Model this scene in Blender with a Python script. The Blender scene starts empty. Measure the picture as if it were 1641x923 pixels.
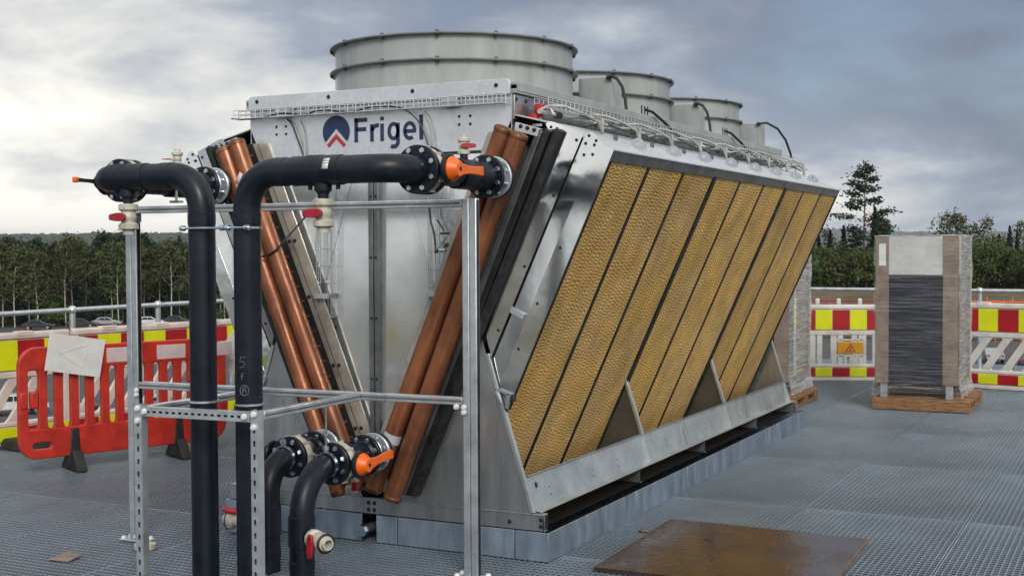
import bpy, math, random
from mathutils import Vector as V, Matrix as M4, Euler
import numpy as np
random.seed(7); rng = np.random.default_rng(11)
R = math.radians
sc = bpy.context.scene
# ------------------------------------------------------------------ camera
CAM = V((2.88105454, -6.17095796, 1.70))
RM = ((0.89363568, 0.01006093, -0.44868034), (0.44877013, -0.03015277, 0.89313839), (-0.00454316, -0.99949467, -0.03146064))
FPX = 2029.0
cd = bpy.data.cameras.new('camera'); cam = bpy.data.objects.new('camera', cd); sc.collection.objects.link(cam)
cd.sensor_width = 36; cd.lens = FPX/1641*36; cd.clip_start = .1; cd.clip_end = 20000
cam.matrix_world = M4(((RM[0][0], -RM[0][1], -RM[0][2], CAM.x), (RM[1][0], -RM[1][1], -RM[1][2], CAM.y), (RM[2][0], -RM[2][1], -RM[2][2], CAM.z), (0, 0, 0, 1)))
sc.camera = cam
# ------------------------------------------------------------------ world and sun
SUN_EL, SUN_ROT = R(32), R(142)
SUN_DIR = V((math.sin(SUN_ROT)*math.cos(SUN_EL), math.cos(SUN_ROT)*math.cos(SUN_EL), math.sin(SUN_EL)))
w = bpy.data.worlds.new('World'); sc.world = w; w.use_nodes = True
def world():
    nt = w.node_tree; N = nt.nodes; L = nt.links; N.clear()
    out = N.new('ShaderNodeOutputWorld'); bg = N.new('ShaderNodeBackground'); L.new(bg.outputs[0], out.inputs[0])
    bg.inputs[1].default_value = .1
    sky = N.new('ShaderNodeTexSky'); sky.sky_type = 'NISHITA'; sky.sun_disc = False
    sky.sun_elevation = SUN_EL; sky.sun_rotation = SUN_ROT; sky.air_density = 1.0; sky.dust_density = 1.0; sky.ozone_density = 2.0
    def mth(op, a, b=None, c=None, clamp=False):
        n = N.new('ShaderNodeMath'); n.operation = op; n.use_clamp = clamp
        for i, v in enumerate((a, b, c)):
            if v is None: continue
            if isinstance(v, (int, float)): n.inputs[i].default_value = v
            else: L.new(v, n.inputs[i])
        return n.outputs[0]
    def ramp(fac, stops):
        n = N.new('ShaderNodeValToRGB'); L.new(fac, n.inputs[0]); cr = n.color_ramp
        while len(cr.elements) < len(stops): cr.elements.new(.5)
        for e, (p, c) in zip(cr.elements, stops): e.position = p; e.color = (*c, 1)
        return n.outputs[0]
    tc = N.new('ShaderNodeTexCoord'); sep = N.new('ShaderNodeSeparateXYZ'); L.new(tc.outputs['Generated'], sep.inputs[0])
    x, y, z = sep.outputs
    zc = mth('MAXIMUM', z, 0.0); den = mth('ADD', zc, .36)
    com = N.new('ShaderNodeCombineXYZ'); L.new(mth('DIVIDE', x, den), com.inputs[0]); L.new(mth('DIVIDE', y, den), com.inputs[1]); L.new(mth('MULTIPLY', z, 2.2), com.inputs[2])
    def noise(scale, det, rough, loc, dist=0):
        mp = N.new('ShaderNodeMapping'); L.new(com.outputs[0], mp.inputs[0]); mp.inputs['Location'].default_value = loc
        n = N.new('ShaderNodeTexNoise'); L.new(mp.outputs[0], n.inputs['Vector'])
        n.inputs['Scale'].default_value = scale; n.inputs['Detail'].default_value = det; n.inputs['Roughness'].default_value = rough; n.inputs['Distortion'].default_value = dist
        return n.outputs['Fac']
    n1 = noise(.50, 3, .5, SKY1, .15)      # broad decks of cloud
    n2 = noise(2.2, 10, .56, SKY2, .20)     # their billows
    # light that comes through the cover: billows, broad decks, and more of it near the veiled sun
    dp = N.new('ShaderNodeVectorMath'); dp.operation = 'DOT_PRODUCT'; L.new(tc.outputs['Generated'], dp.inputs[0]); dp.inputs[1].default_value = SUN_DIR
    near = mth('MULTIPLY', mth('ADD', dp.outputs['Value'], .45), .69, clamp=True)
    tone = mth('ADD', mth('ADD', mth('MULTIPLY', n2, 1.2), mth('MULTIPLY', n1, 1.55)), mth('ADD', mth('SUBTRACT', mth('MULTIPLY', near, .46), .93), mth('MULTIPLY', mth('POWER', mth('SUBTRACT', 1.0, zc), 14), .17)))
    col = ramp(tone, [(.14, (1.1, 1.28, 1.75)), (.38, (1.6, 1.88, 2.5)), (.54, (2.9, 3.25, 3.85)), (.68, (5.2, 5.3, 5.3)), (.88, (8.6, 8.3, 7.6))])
    gap = ramp(mth('ADD', mth('MULTIPLY', n1, .45), mth('MULTIPLY', n2, .55)), [(.38, (1, 1, 1)), (.49, (0, 0, 0))]); gap = mth('MULTIPLY', gap, mth('MULTIPLY', zc, 9, clamp=True))
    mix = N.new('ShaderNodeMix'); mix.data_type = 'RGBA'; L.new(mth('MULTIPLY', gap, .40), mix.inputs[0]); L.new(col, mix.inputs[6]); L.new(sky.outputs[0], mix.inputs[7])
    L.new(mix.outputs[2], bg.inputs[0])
SKY1, SKY2 = (3.25, -12.21, 18.61), (16.96, -1.31, 6.54)
world()
sl = bpy.data.lights.new('sun', 'SUN'); so = bpy.data.objects.new('sun', sl); sc.collection.objects.link(so)
sl.energy = 1.4; sl.angle = R(20); sl.color = (1, .95, .87); so.rotation_euler = (-SUN_DIR).to_track_quat('-Z', 'Y').to_euler()
sc.view_settings.view_transform = 'Standard'; sc.view_settings.look = 'None'; sc.view_settings.gamma = 1; sc.view_settings.exposure = 0.47
sc.render.engine = 'CYCLES'; sc.cycles.use_denoising = True; sc.cycles.max_bounces = 7; sc.cycles.transparent_max_bounces = 10
sc.cycles.caustics_reflective = False; sc.cycles.caustics_refractive = False; sc.cycles.sample_clamp_indirect = 6
# ------------------------------------------------------------------ helpers
MATS = {}
def mat(name, col, rough=.5, metal=0., var=.12, vs=6., bump=0., bs=40., rv=.0, spec=.5, kind=None, col2=None, stretch=(1, 1, 1), coat=0., gscale=None):
    """procedural principled material: two scales of tint, roughness variation, fine relief"""
    m = bpy.data.materials.new(name); m.use_nodes = True; nt = m.node_tree; N = nt.nodes; L = nt.links
    b = N['Principled BSDF']; b.inputs['Metallic'].default_value = metal; b.inputs['Roughness'].default_value = rough
    b.inputs['Specular IOR Level'].default_value = spec; b.inputs['Coat Weight'].default_value = coat
    tc = N.new('ShaderNodeTexCoord'); mp = N.new('ShaderNodeMapping'); L.new(tc.outputs['Object'], mp.inputs[0]); mp.inputs['Scale'].default_value = stretch
    n = N.new('ShaderNodeTexNoise'); L.new(mp.outputs[0], n.inputs['Vector']); n.inputs['Scale'].default_value = vs; n.inputs['Detail'].default_value = 6; n.inputs['Roughness'].default_value = .65
    c2 = col2 or tuple(max(0, c*(1-2.2*var)) for c in col); c1 = tuple(min(1, c*(1+var)) for c in col)
    cr = N.new('ShaderNodeValToRGB'); cr.color_ramp.elements[0].position = .32; cr.color_ramp.elements[1].position = .66
    cr.color_ramp.elements[0].color = (*c2, 1); cr.color_ramp.elements[1].color = (*c1, 1); L.new(n.outputs['Fac'], cr.inputs[0])
    csock = cr.outputs[0]
    if kind == 'spangle':
        v = N.new('ShaderNodeTexVoronoi'); L.new(tc.outputs['Object'], v.inputs['Vector']); v.inputs['Scale'].default_value = 62
        r2 = N.new('ShaderNodeValToRGB'); L.new(v.outputs['Color'], r2.inputs[0]); r2.color_ramp.elements[0].color = (.74, .75, .78, 1); r2.color_ramp.elements[1].color = (1, 1, 1, 1)
        mx = N.new('ShaderNodeMix'); mx.data_type = 'RGBA'; mx.blend_type = 'MULTIPLY'; mx.inputs[0].default_value = .8; L.new(csock, mx.inputs[6]); L.new(r2.outputs[0], mx.inputs[7]); csock = mx.outputs[2]
        rr = N.new('ShaderNodeMapRange'); L.new(v.outputs['Color'], rr.inputs[0]); rr.inputs[3].default_value = rough-.09; rr.inputs[4].default_value = rough+.12; L.new(rr.outputs[0], b.inputs['Roughness'])
    elif rv:
        rr = N.new('ShaderNodeMapRange'); n3 = N.new('ShaderNodeTexNoise'); L.new(mp.outputs[0], n3.inputs['Vector']); n3.inputs['Scale'].default_value = vs*.8; n3.inputs['Detail'].default_value = 5
        L.new(n3.outputs['Fac'], rr.inputs[0]); rr.inputs[1].default_value = .3; rr.inputs[2].default_value = .7; rr.inputs[3].default_value = max(.03, rough-rv); rr.inputs[4].default_value = min(1, rough+rv); L.new(rr.outputs[0], b.inputs['Roughness'])
    L.new(csock, b.inputs['Base Color'])
    if bump:
        nb = N.new('ShaderNodeTexNoise'); L.new(mp.outputs[0], nb.inputs['Vector']); nb.inputs['Scale'].default_value = bs; nb.inputs['Detail'].default_value = 4
        bp = N.new('ShaderNodeBump'); bp.inputs['Strength'].default_value = 1; bp.inputs['Distance'].default_value = bump; L.new(nb.outputs['Fac'], bp.inputs['Height']); L.new(bp.outputs[0], b.inputs['Normal'])
    MATS[name] = m; return m
def pad_material():
    m = mat('cellulose', (.80, .55, .225), .85, var=.13, vs=4, spec=.25); nt = m.node_tree; N = nt.nodes; L = nt.links; b = N['Principled BSDF']
    tc = N.new('ShaderNodeTexCoord'); sep = N.new('ShaderNodeSeparateXYZ'); L.new(tc.outputs['Object'], sep.inputs[0])
    def mth(op, a, c=None):
        n = N.new('ShaderNodeMath'); n.operation = op
        for i, v in enumerate((a, c)):
            if v is None: continue
            if isinstance(v, (int, float)): n.inputs[i].default_value = v
            else: L.new(v, n.inputs[i])
        return n.outputs[0]
    nz = N.new('ShaderNodeTexNoise'); L.new(tc.outputs['Object'], nz.inputs['Vector']); nz.inputs['Scale'].default_value = 9; nz.inputs['Detail'].default_value = 3
    zig = mth('PINGPONG', mth('ADD', sep.outputs[1], mth('MULTIPLY', nz.outputs['Fac'], .07)), .034)
    ph = mth('ADD', mth('MULTIPLY', sep.outputs[2], 1.0), mth('ADD', mth('MULTIPLY', zig, .36), mth('MULTIPLY', nz.outputs['Fac'], .042)))
    s = mth('SINE', mth('MULTIPLY', ph, 2*math.pi/.0195)); s = mth('ADD', mth('MULTIPLY', s, .5), .5)
    n2 = N.new('ShaderNodeTexNoise'); L.new(tc.outputs['Object'], n2.inputs['Vector']); n2.inputs['Scale'].default_value = 70; n2.inputs['Detail'].default_value = 2
    s = mth('MULTIPLY', s, mth('ADD', mth('MULTIPLY', n2.outputs['Fac'], .5), .62))
    rp = N.new('ShaderNodeValToRGB'); L.new(s, rp.inputs[0]); rp.color_ramp.elements[0].color = (.50, .44, .37, 1); rp.color_ramp.elements[0].position = .05; rp.color_ramp.elements[1].color = (1.16, 1.14, 1.10, 1); rp.color_ramp.elements[1].position = .75
    old = b.inputs['Base Color'].links[0].from_socket
    mx = N.new('ShaderNodeMix'); mx.data_type = 'RGBA'; mx.blend_type = 'MULTIPLY'; mx.inputs[0].default_value = 1; L.new(old, mx.inputs[6]); L.new(rp.outputs[0], mx.inputs[7]); L.new(mx.outputs[2], b.inputs['Base Color'])
    oi = N.new('ShaderNodeObjectInfo'); hs = N.new('ShaderNodeHueSaturation'); a_ = N.new('ShaderNodeMapRange'); L.new(oi.outputs['Random'], a_.inputs[0]); a_.inputs[3].default_value = .86; a_.inputs[4].default_value = 1.12; L.new(a_.outputs[0], hs.inputs['Value'])
    n5 = N.new('ShaderNodeTexNoise'); L.new(tc.outputs['Object'], n5.inputs['Vector']); n5.inputs['Scale'].default_value = 2.1; n5.inputs['Detail'].default_value = 7; n5.inputs['Roughness'].default_value = .7
    a5 = N.new('ShaderNodeMapRange'); L.new(n5.outputs['Fac'], a5.inputs[0]); a5.inputs[1].default_value = .35; a5.inputs[2].default_value = .7; a5.inputs[3].default_value = .92; a5.inputs[4].default_value = 1.14; L.new(a5.outputs[0], hs.inputs['Saturation'])
    L.new(mx.outputs[2], hs.inputs['Color']); L.new(hs.outputs[0], b.inputs['Base Color'])
    bp = N.new('ShaderNodeBump'); bp.inputs['Distance'].default_value = .002; L.new(s, bp.inputs['Height']); L.new(bp.outputs[0], b.inputs['Normal'])
    return m
def wrap_material(name, lo, hi):
    m = bpy.data.materials.new(name); m.use_nodes = True; nt = m.node_tree; N = nt.nodes; L = nt.links; b = N['Principled BSDF']
    b.inputs['Base Color'].default_value = (.86, .88, .90, 1); b.inputs['Roughness'].default_value = .14; b.inputs['Specular IOR Level'].default_value = .75
    tc = N.new('ShaderNodeTexCoord'); mp = N.new('ShaderNodeMapping'); L.new(tc.outputs['Object'], mp.inputs[0]); mp.inputs['Scale'].default_value = (1.6, 1.6, 42); mp.inputs['Rotation'].default_value = (R(5), R(5), 0)
    n = N.new('ShaderNodeTexNoise'); L.new(mp.outputs[0], n.inputs['Vector']); n.inputs['Scale'].default_value = 1.6; n.inputs['Detail'].default_value = 5; n.inputs['Distortion'].default_value = .9
    r = N.new('ShaderNodeMapRange'); L.new(n.outputs['Fac'], r.inputs[0]); r.inputs[1].default_value = .42; r.inputs[2].default_value = .72; r.inputs[3].default_value = lo; r.inputs[4].default_value = hi; L.new(r.outputs[0], b.inputs['Alpha'])
    bp = N.new('ShaderNodeBump'); bp.inputs['Distance'].default_value = .02; L.new(n.outputs['Fac'], bp.inputs['Height']); L.new(bp.outputs[0], b.inputs['Normal'])
    MATS[name] = m
OFF = {}
Z0 = V((0, 0, 0))
class MB:
    def __init__(s): s.v = []; s.f = []
    def add(s, vs, fs):
        k = len(s.v); s.v += [V(p) for p in vs]; s.f += [tuple(i+k for i in f) for f in fs]; return s
    def box(s, c, d, rot=None):
        c = V(c); hx, hy, hz = d[0]/2, d[1]/2, d[2]/2
        ps = [V((sx*hx, sy*hy, sz*hz)) for sz in (-1, 1) for sx, sy in ((-1, -1), (1, -1), (1, 1), (-1, 1))]
        if rot is not None: ps = [rot @ p for p in ps]
        return s.add([c+p for p in ps], [(3, 2, 1, 0), (4, 5, 6, 7), (0, 1, 5, 4), (1, 2, 6, 5), (2, 3, 7, 6), (3, 0, 4, 7)])
    def b2(s, lo, hi): return s.box([(a+b)/2 for a, b in zip(lo, hi)], [abs(b-a) for a, b in zip(lo, hi)])
    def beam(s, p0, p1, wd, h, up=(0, 0, 1)):
        p0, p1 = V(p0), V(p1); d = (p1-p0); l = d.length; d.normalize(); u = V(up); sd = d.cross(u).normalized(); u = sd.cross(d).normalized()
        return s.box((p0+p1)/2, (l, wd, h), M4(((d.x, -sd.x, u.x), (d.y, -sd.y, u.y), (d.z, -sd.z, u.z))))
    def prism(s, poly, ext):
        """poly: list of 3-D points (planar), ext: extrusion vector"""
        n = len(poly); e = V(ext); a = [V(p) for p in poly]; k = [p+e for p in a]
        return s.add(a+k, [tuple(range(n))[::-1], tuple(range(n, 2*n))]+[(i, (i+1) % n, n+(i+1) % n, n+i) for i in range(n)])
    def tube(s, path, r, n=12, caps=True):
        P = [V(p) for p in path]; rs = r if isinstance(r, (list, tuple)) else [r]*len(P)
        t = (P[1]-P[0]).normalized(); a = V((0, 0, 1)) if abs(t.z) < .9 else V((1, 0, 0)); nx = t.cross(a).normalized(); rings = []
        for i, p in enumerate(P):
            if i == 0: tn = (P[1]-P[0])
            elif i == len(P)-1: tn = P[i]-P[i-1]
            else: tn = (P[i+1]-P[i]).normalized()+(P[i]-P[i-1]).normalized()
            tn.normalize(); nx = (nx-tn*nx.dot(tn)).normalized(); ny = tn.cross(nx)
            rings.append([p+(nx*math.cos(2*math.pi*j/n)+ny*math.sin(2*math.pi*j/n))*rs[i] for j in range(n)])
        fs = []
        for i in range(len(P)-1):
            for j in range(n): fs.append((i*n+j, i*n+(j+1) % n, (i+1)*n+(j+1) % n, (i+1)*n+j))
        if caps: fs += [tuple(range(n))[::-1], tuple(range((len(P)-1)*n, len(P)*n))]
        return s.add([q for rg in rings for q in rg], fs)
    def cyl(s, p0, p1, r, n=24, r2=None): return s.tube([p0, p1], [r, r2 if r2 is not None else r], n)
    def lathe(s, prof, c, axis=(0, 0, 1), n=32, closed=False):
        """prof: (radius, height) pairs along axis from c"""
        ax = V(axis).normalized(); a = V((0, 0, 1)) if abs(ax.z) < .9 else V((1, 0, 0)); nx = ax.cross(a).normalized(); ny = ax.cross(nx); c = V(c); vs = []; fs = []
        for (rr, h) in prof:
            for j in range(n):
                t = 2*math.pi*j/n; vs.append(c+ax*h+(nx*math.cos(t)+ny*math.sin(t))*rr)
        m = len(prof)
        for i in range(m if closed else m-1):
            i2 = (i+1) % m
            for j in range(n): fs.append((i*n+j, i*n+(j+1) % n, i2*n+(j+1) % n, i2*n+j))
        return s.add(vs, fs)
    def ball(s, c, r, n=10, sc3=(1, 1, 1)):
        prof = [(max(1e-4, math.sin(math.pi*i/n)), -math.cos(math.pi*i/n)) for i in range(n+1)]; k = len(s.v); s.lathe(prof, (0, 0, 0), n=2*n)
        for i in range(k, len(s.v)): p = s.v[i]; s.v[i] = V(c)+V((p.x*r*sc3[0], p.y*r*sc3[1], p.z*r*sc3[2]))
        return s
def to_mesh(name, vs, fs, m, smooth=True, ang=38):
    me = bpy.data.meshes.new(name); me.from_pydata([tuple(p) for p in vs], [], fs); me.update()
    if m: me.materials.append(MATS[m])
    if smooth and len(me.polygons):
        me.polygons.foreach_set('use_smooth', [True]*len(me.polygons)); me.set_sharp_from_angle(angle=R(ang))
    return me
def link(name, me, parent=None, loc=(0, 0, 0)):
    o = bpy.data.objects.new(name, me); sc.collection.objects.link(o); o.location = loc
    if parent is not None: o.parent = parent
    return o
def tag(o, label=None, cat=None, group=None, kind=None):
    for k, v in (('label', label), ('category', cat), ('group', group), ('kind', kind)):
        if v: o[k] = v
    return o
def thing(name, label, cat, loc=(0, 0, 0), rz=0., group=None, local=False):
    o = bpy.data.objects.new(name, None); sc.collection.objects.link(o); o.location = loc; o.rotation_euler = (0, 0, rz); o.empty_display_size = .1
    OFF[o] = Z0 if local else V(loc); return tag(o, label, cat, group)
def build(mb, name, m, parent=None, base=None, bevel=0., smooth=True, ang=38, solid=0.):
    off = OFF[parent] if parent is not None else (V(base) if base is not None else Z0)
    me = to_mesh(name, [p-off for p in mb.v], mb.f, m, smooth, ang)
    o = link(name, me, parent, (0, 0, 0) if parent is not None else off); OFF[o] = off
    if solid: md = o.modifiers.new('solid', 'SOLIDIFY'); md.thickness = solid; md.offset = 0
    if bevel: md = o.modifiers.new('bevel', 'BEVEL'); md.width = bevel; md.segments = 2; md.limit_method = 'ANGLE'; md.angle_limit = R(40)
    return o
def place(me, name, parent, p, axis=None, rot=None):
    o = link(name, me, parent); off = OFF[parent]
    q = rot if rot is not None else (V((0, 0, 1)).rotation_difference(V(axis)).to_matrix() if axis is not None else M4.Identity(3))
    o.matrix_local = M4.Translation(V(p)-off) @ q.to_4x4(); OFF[o] = off; return o
def copy_tree(o, parent=None):
    c = o.copy(); sc.collection.objects.link(c); c.parent = parent
    for ch in o.children: copy_tree(ch, c)
    return c
def plate_mesh(name, loops, thick, m, bev=0.):
    """flat plate with holes: loops in 2-D, thickness along z"""
    cu = bpy.data.curves.new(name, 'CURVE'); cu.dimensions = '2D'; cu.fill_mode = 'BOTH'; cu.extrude = max(1e-4, thick/2-bev); cu.bevel_depth = bev; cu.bevel_resolution = 1
    for lp in loops:
        sp = cu.splines.new('POLY'); sp.points.add(len(lp)-1); sp.use_cyclic_u = True
        for q, p in zip(sp.points, lp): q.co = (p[0], p[1], 0, 1)
    ob = bpy.data.objects.new('tmp', cu); me = bpy.data.meshes.new_from_object(ob); bpy.data.objects.remove(ob); bpy.data.curves.remove(cu)
    me.name = name; me.materials.clear(); me.materials.append(MATS[m])
    me.polygons.foreach_set('use_smooth', [True]*len(me.polygons)); me.set_sharp_from_angle(angle=R(38)); return me
def rrect(x0, y0, x1, y1, r, n=5):
    out = []
    for cx, cy, a0 in ((x1-r, y1-r, 0), (x0+r, y1-r, 90), (x0+r, y0+r, 180), (x1-r, y0+r, 270)):
        for i in range(n+1): a = R(a0+90*i/n); out.append((cx+r*math.cos(a), cy+r*math.sin(a)))
    return out
def circ(cx, cy, r, n=16): return [(cx+r*math.cos(2*math.pi*i/n), cy+r*math.sin(2*math.pi*i/n)) for i in range(n)]
def arc(c, a, b, r, n=8):
    """quarter bend about corner c from direction a (incoming point side) to b"""
    c, a, b = V(c), V(a).normalized(), V(b).normalized(); ctr = c+a*r+b*r
    return [ctr-b*r*math.cos(t)-a*r*math.sin(t) for t in [math.pi/2*i/n for i in range(n+1)]]
def at(px, d, z):
    """world point in the direction of image column px at ground distance d"""
    r = [RM[i][0]*(px-820.5)+RM[i][1]*(-68)+RM[i][2]*FPX for i in (0, 1)]; k = math.hypot(*r)
    return V((CAM.x+r[0]/k*d, CAM.y+r[1]/k*d, z))
# ------------------------------------------------------------------ materials
mat('galvanised', (.60, .645, .69), .36, .72, var=.12, vs=9, rv=.12, bump=.0006, bs=14)
mat('grating_steel', (.42, .495, .58), .38, .7, var=.10, vs=.9, rv=.08)
mat('galv_sheet', (.80, .83, .87), .36, .66, var=.06, vs=3, kind='spangle', bump=.0003, bs=6)
mat('zinc_plate', (.37, .46, .57), .45, .8, var=.12, vs=7, rv=.14, stretch=(2, 2, .5), bump=.0006, bs=20)
mat('stainless', (.70, .73, .76), .14, 1, var=.06, vs=2.5, rv=.07, bump=.004, bs=2.2)
mat('stainless_dull', (.50, .515, .53), .30, .85, var=.10, vs=3, rv=.10, stretch=(3, 3, .6), bump=.0025, bs=2.4)
mat('rail_steel', (.56, .60, .62), .36, .8, var=.10, vs=6, rv=.1, bump=.001, bs=6)
mat('frame_grey', (.22, .23, .245), .4, .7, var=.16, vs=8, rv=.12)
mat('grey_paint', (.36, .39, .39), .34, 0, var=.10, vs=3.2, rv=.12, stretch=(2.2, 2.2, .35), spec=.55)
mat('rim_paint', (.17, .185, .19), .4, 0, var=.15, vs=8)
mat('copper', (.30, .112, .050), .38, .42, var=.22, vs=6.5, rv=.18, col2=(.15, .055, .032), bump=.0010, bs=45, stretch=(1, 1, .55))
mat('copper_cap', (.26, .11, .06), .42, .6, var=.3, vs=14)
mat('pipe_black', (.009, .013, .023), .36, 0, var=.25, vs=9, rv=.10, bump=.0006, bs=50, spec=.32)
mat('black_rubber', (.018, .018, .02), .65, 0, var=.3, vs=12, bump=.001, bs=60)
mat('black_steel', (.035, .038, .042), .42, .5, var=.3, vs=9)
mat('coil_fins', (.045, .047, .05), .6, .6, var=.3, vs=20)
mat('cream_plastic', (.54, .53, .46), .42, 0, var=.14, vs=16, rv=.1)
mat('red_plastic', (.42, .018, .03), .38, 0, var=.18, vs=10)
mat('orange_plastic', (.86, .145, .012), .38, 0, var=.10, vs=12)
mat('bolt_zinc', (.62, .70, .76), .28, 1, var=.15, vs=40)
mat('white_cap', (.72, .75, .77), .4, 0, var=.08, vs=30)
mat('hose_grey', (.46, .47, .45), .45, 0, var=.14, vs=10)
mat('aluminium_bar', (.50, .48, .43), .42, .5, var=.16, vs=8, rv=.1)
mat('navy', (.018, .035, .105), .45, 0, var=.05); mat('logo_red', (.45, .03, .045), .45, 0, var=.05); mat('sticker_white', (.74, .76, .78), .45, 0, var=.05)
mat('barrier_white', (.66, .66, .65), .42, 0, var=.10, vs=5, rv=.1, col2=(.52, .49, .46))
mat('barrier_pink', (.66, .57, .53), .42, 0, var=.10, vs=5, rv=.1, col2=(.52, .43, .40))
mat('reflex_yellow', (.70, .74, .012), .35, 0, var=.06, vs=5); mat('reflex_red', (.40, .012, .02), .35, 0, var=.10, vs=5); mat('reflex_pink', (.60, .50, .52), .4, 0, var=.08)
mat('barrier_red', (.52, .036, .024), .42, 0, var=.18, vs=5, rv=.1, bump=.0008, bs=30)
mat('amber_sign', (.66, .33, .02), .4, 0, var=.08, vs=8)
mat('wood_pallet', (.29, .155, .072), .7, 0, var=.28, vs=9, stretch=(1, 6, 6), bump=.001, bs=20)
mat('cardboard', (.24, .185, .15), .7, 0, var=.18, vs=6, bump=.002, bs=12)
mat('dark_fins', (.010, .015, .034), .5, .1, var=.35, vs=6, stretch=(.6, .6, 14), bump=.002, bs=10)
mat('foam_white', (.58, .60, .60), .6, 0, var=.10, vs=5)
mat('wet_ply', (.048, .027, .019), .17, 0, var=.4, vs=2.0, rv=.15, col2=(.026, .016, .012), bump=.0007, bs=9, spec=.6)
mat('ply_edge', (.26, .16, .09), .7, 0, var=.25, vs=20)
mat('membrane', (.02, .023, .028), .75, 0, var=.3, vs=1.5)
mat('sign_back', (.68, .70, .71), .38, 0, var=.05, vs=8)
mat('chalk', (.20, .215, .225), .8, 0, var=.1)
mat('cable_black', (.012, .013, .016), .45, 0, var=.2)
mat('brown_dust', (.20, .145, .10), .75, 0, var=.2, vs=8)
mat('concrete', (.30, .30, .29), .85, 0, var=.12, vs=1.2)
mat('asphalt', (.06, .063, .068), .8, 0, var=.2, vs=.35)
mat('soil', (.11, .075, .05), .95, 0, var=.3, vs=.25, col2=(.05, .06, .025))
mat('grass', (.035, .045, .018), .95, 0, var=.3, vs=.1, col2=(.04, .036, .018))
mat('hill_wood', (.032, .048, .034), .95, 0, var=.35, vs=.03, bump=3.0, bs=.09)
for nme, c in (('car_dark', (.03, .035, .045)), ('car_blue', (.025, .05, .13)), ('car_white', (.62, .64, .66)), ('car_silver', (.32, .34, .36)), ('car_red', (.25, .02, .02))): mat(nme, c, .22, .1, var=.06, vs=2, coat=.6)
mat('car_glass', (.02, .025, .03), .08, 0, var=.1, spec=.8); mat('tyre', (.02, .02, .021), .8, 0); mat('car_rim', (.4, .41, .42), .3, .8)
def leaf_mat(name, col, v):
    m = mat(name, col, .7, 0, var=.35, vs=.55, spec=.25); nt = m.node_tree; N = nt.nodes; L = nt.links; b = N['Principled BSDF']
    old = b.inputs['Base Color'].links[0].from_socket; oi = N.new('ShaderNodeObjectInfo'); hs = N.new('ShaderNodeHueSaturation')
    a = N.new('ShaderNodeMapRange'); L.new(oi.outputs['Random'], a.inputs[0]); a.inputs[3].default_value = .5-v; a.inputs[4].default_value = .5+v*.5; L.new(a.outputs[0], hs.inputs['Hue'])
    a2 = N.new('ShaderNodeMapRange'); L.new(oi.outputs['Random'], a2.inputs[0]); a2.inputs[3].default_value = .7; a2.inputs[4].default_value = 1.3; L.new(a2.outputs[0], hs.inputs['Value'])
    L.new(old, hs.inputs['Color']); L.new(hs.outputs[0], b.inputs['Base Color']); return m
leaf_mat('leaf_birch', (.066, .080, .026), .035); leaf_mat('leaf_pine', (.030, .050, .026), .015); leaf_mat('leaf_spruce', (.024, .042, .024), .01); leaf_mat('leaf_young', (.075, .115, .030), .03)
mat('bark_birch', (.44, .43, .39), .8, 0, var=.3, vs=1.2, col2=(.22, .20, .18)); mat('bark_pine', (.16, .085, .05), .9, 0, var=.3, vs=1.5); mat('bark_grey', (.13, .11, .09), .9, 0, var=.3, vs=1.5)
mat('gap_shade_black', (.005, .006, .008), .8, 0, spec=.2); mat('gable_dark', (.105, .095, .08), .38, .4, var=.2, vs=3); mat('wall_steel', (.82, .85, .88), .17, .85, var=.07, vs=3, rv=.06, bump=.0010, bs=1.6)  # black of bearers and trays: shade of the under-rail gap painted into the colour
def wet_ply():
    m = MATS['wet_ply']; N = m.node_tree.nodes; L = m.node_tree.links; b = N['Principled BSDF']; tc = N.new('ShaderNodeTexCoord')
    n = N.new('ShaderNodeTexNoise'); L.new(tc.outputs['Object'], n.inputs['Vector']); n.inputs['Scale'].default_value = 1.7; n.inputs['Detail'].default_value = 7; n.inputs['Roughness'].default_value = .62; n.inputs['Distortion'].default_value = .6
    r = N.new('ShaderNodeMapRange'); L.new(n.outputs['Fac'], r.inputs[0]); r.inputs[1].default_value = .40; r.inputs[2].default_value = .53; r.inputs[3].default_value = .33; r.inputs[4].default_value = .04; L.new(r.outputs[0], b.inputs['Roughness'])
    w_ = N.new('ShaderNodeTexNoise'); L.new(tc.outputs['Object'], w_.inputs['Vector']); w_.inputs['Scale'].default_value = 22; w_.inputs['Detail'].default_value = 3; w_.inputs['Distortion'].default_value = 1.2
    bp = N.new('ShaderNodeBump'); bp.inputs['Distance'].default_value = .0016; L.new(w_.outputs['Fac'], bp.inputs['Height']); L.new(bp.outputs[0], b.inputs['Normal'])
wet_ply(); pad_material(); wrap_material('stretch_film', .02, .17); wrap_material('film_milky', .30, .75)
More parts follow.
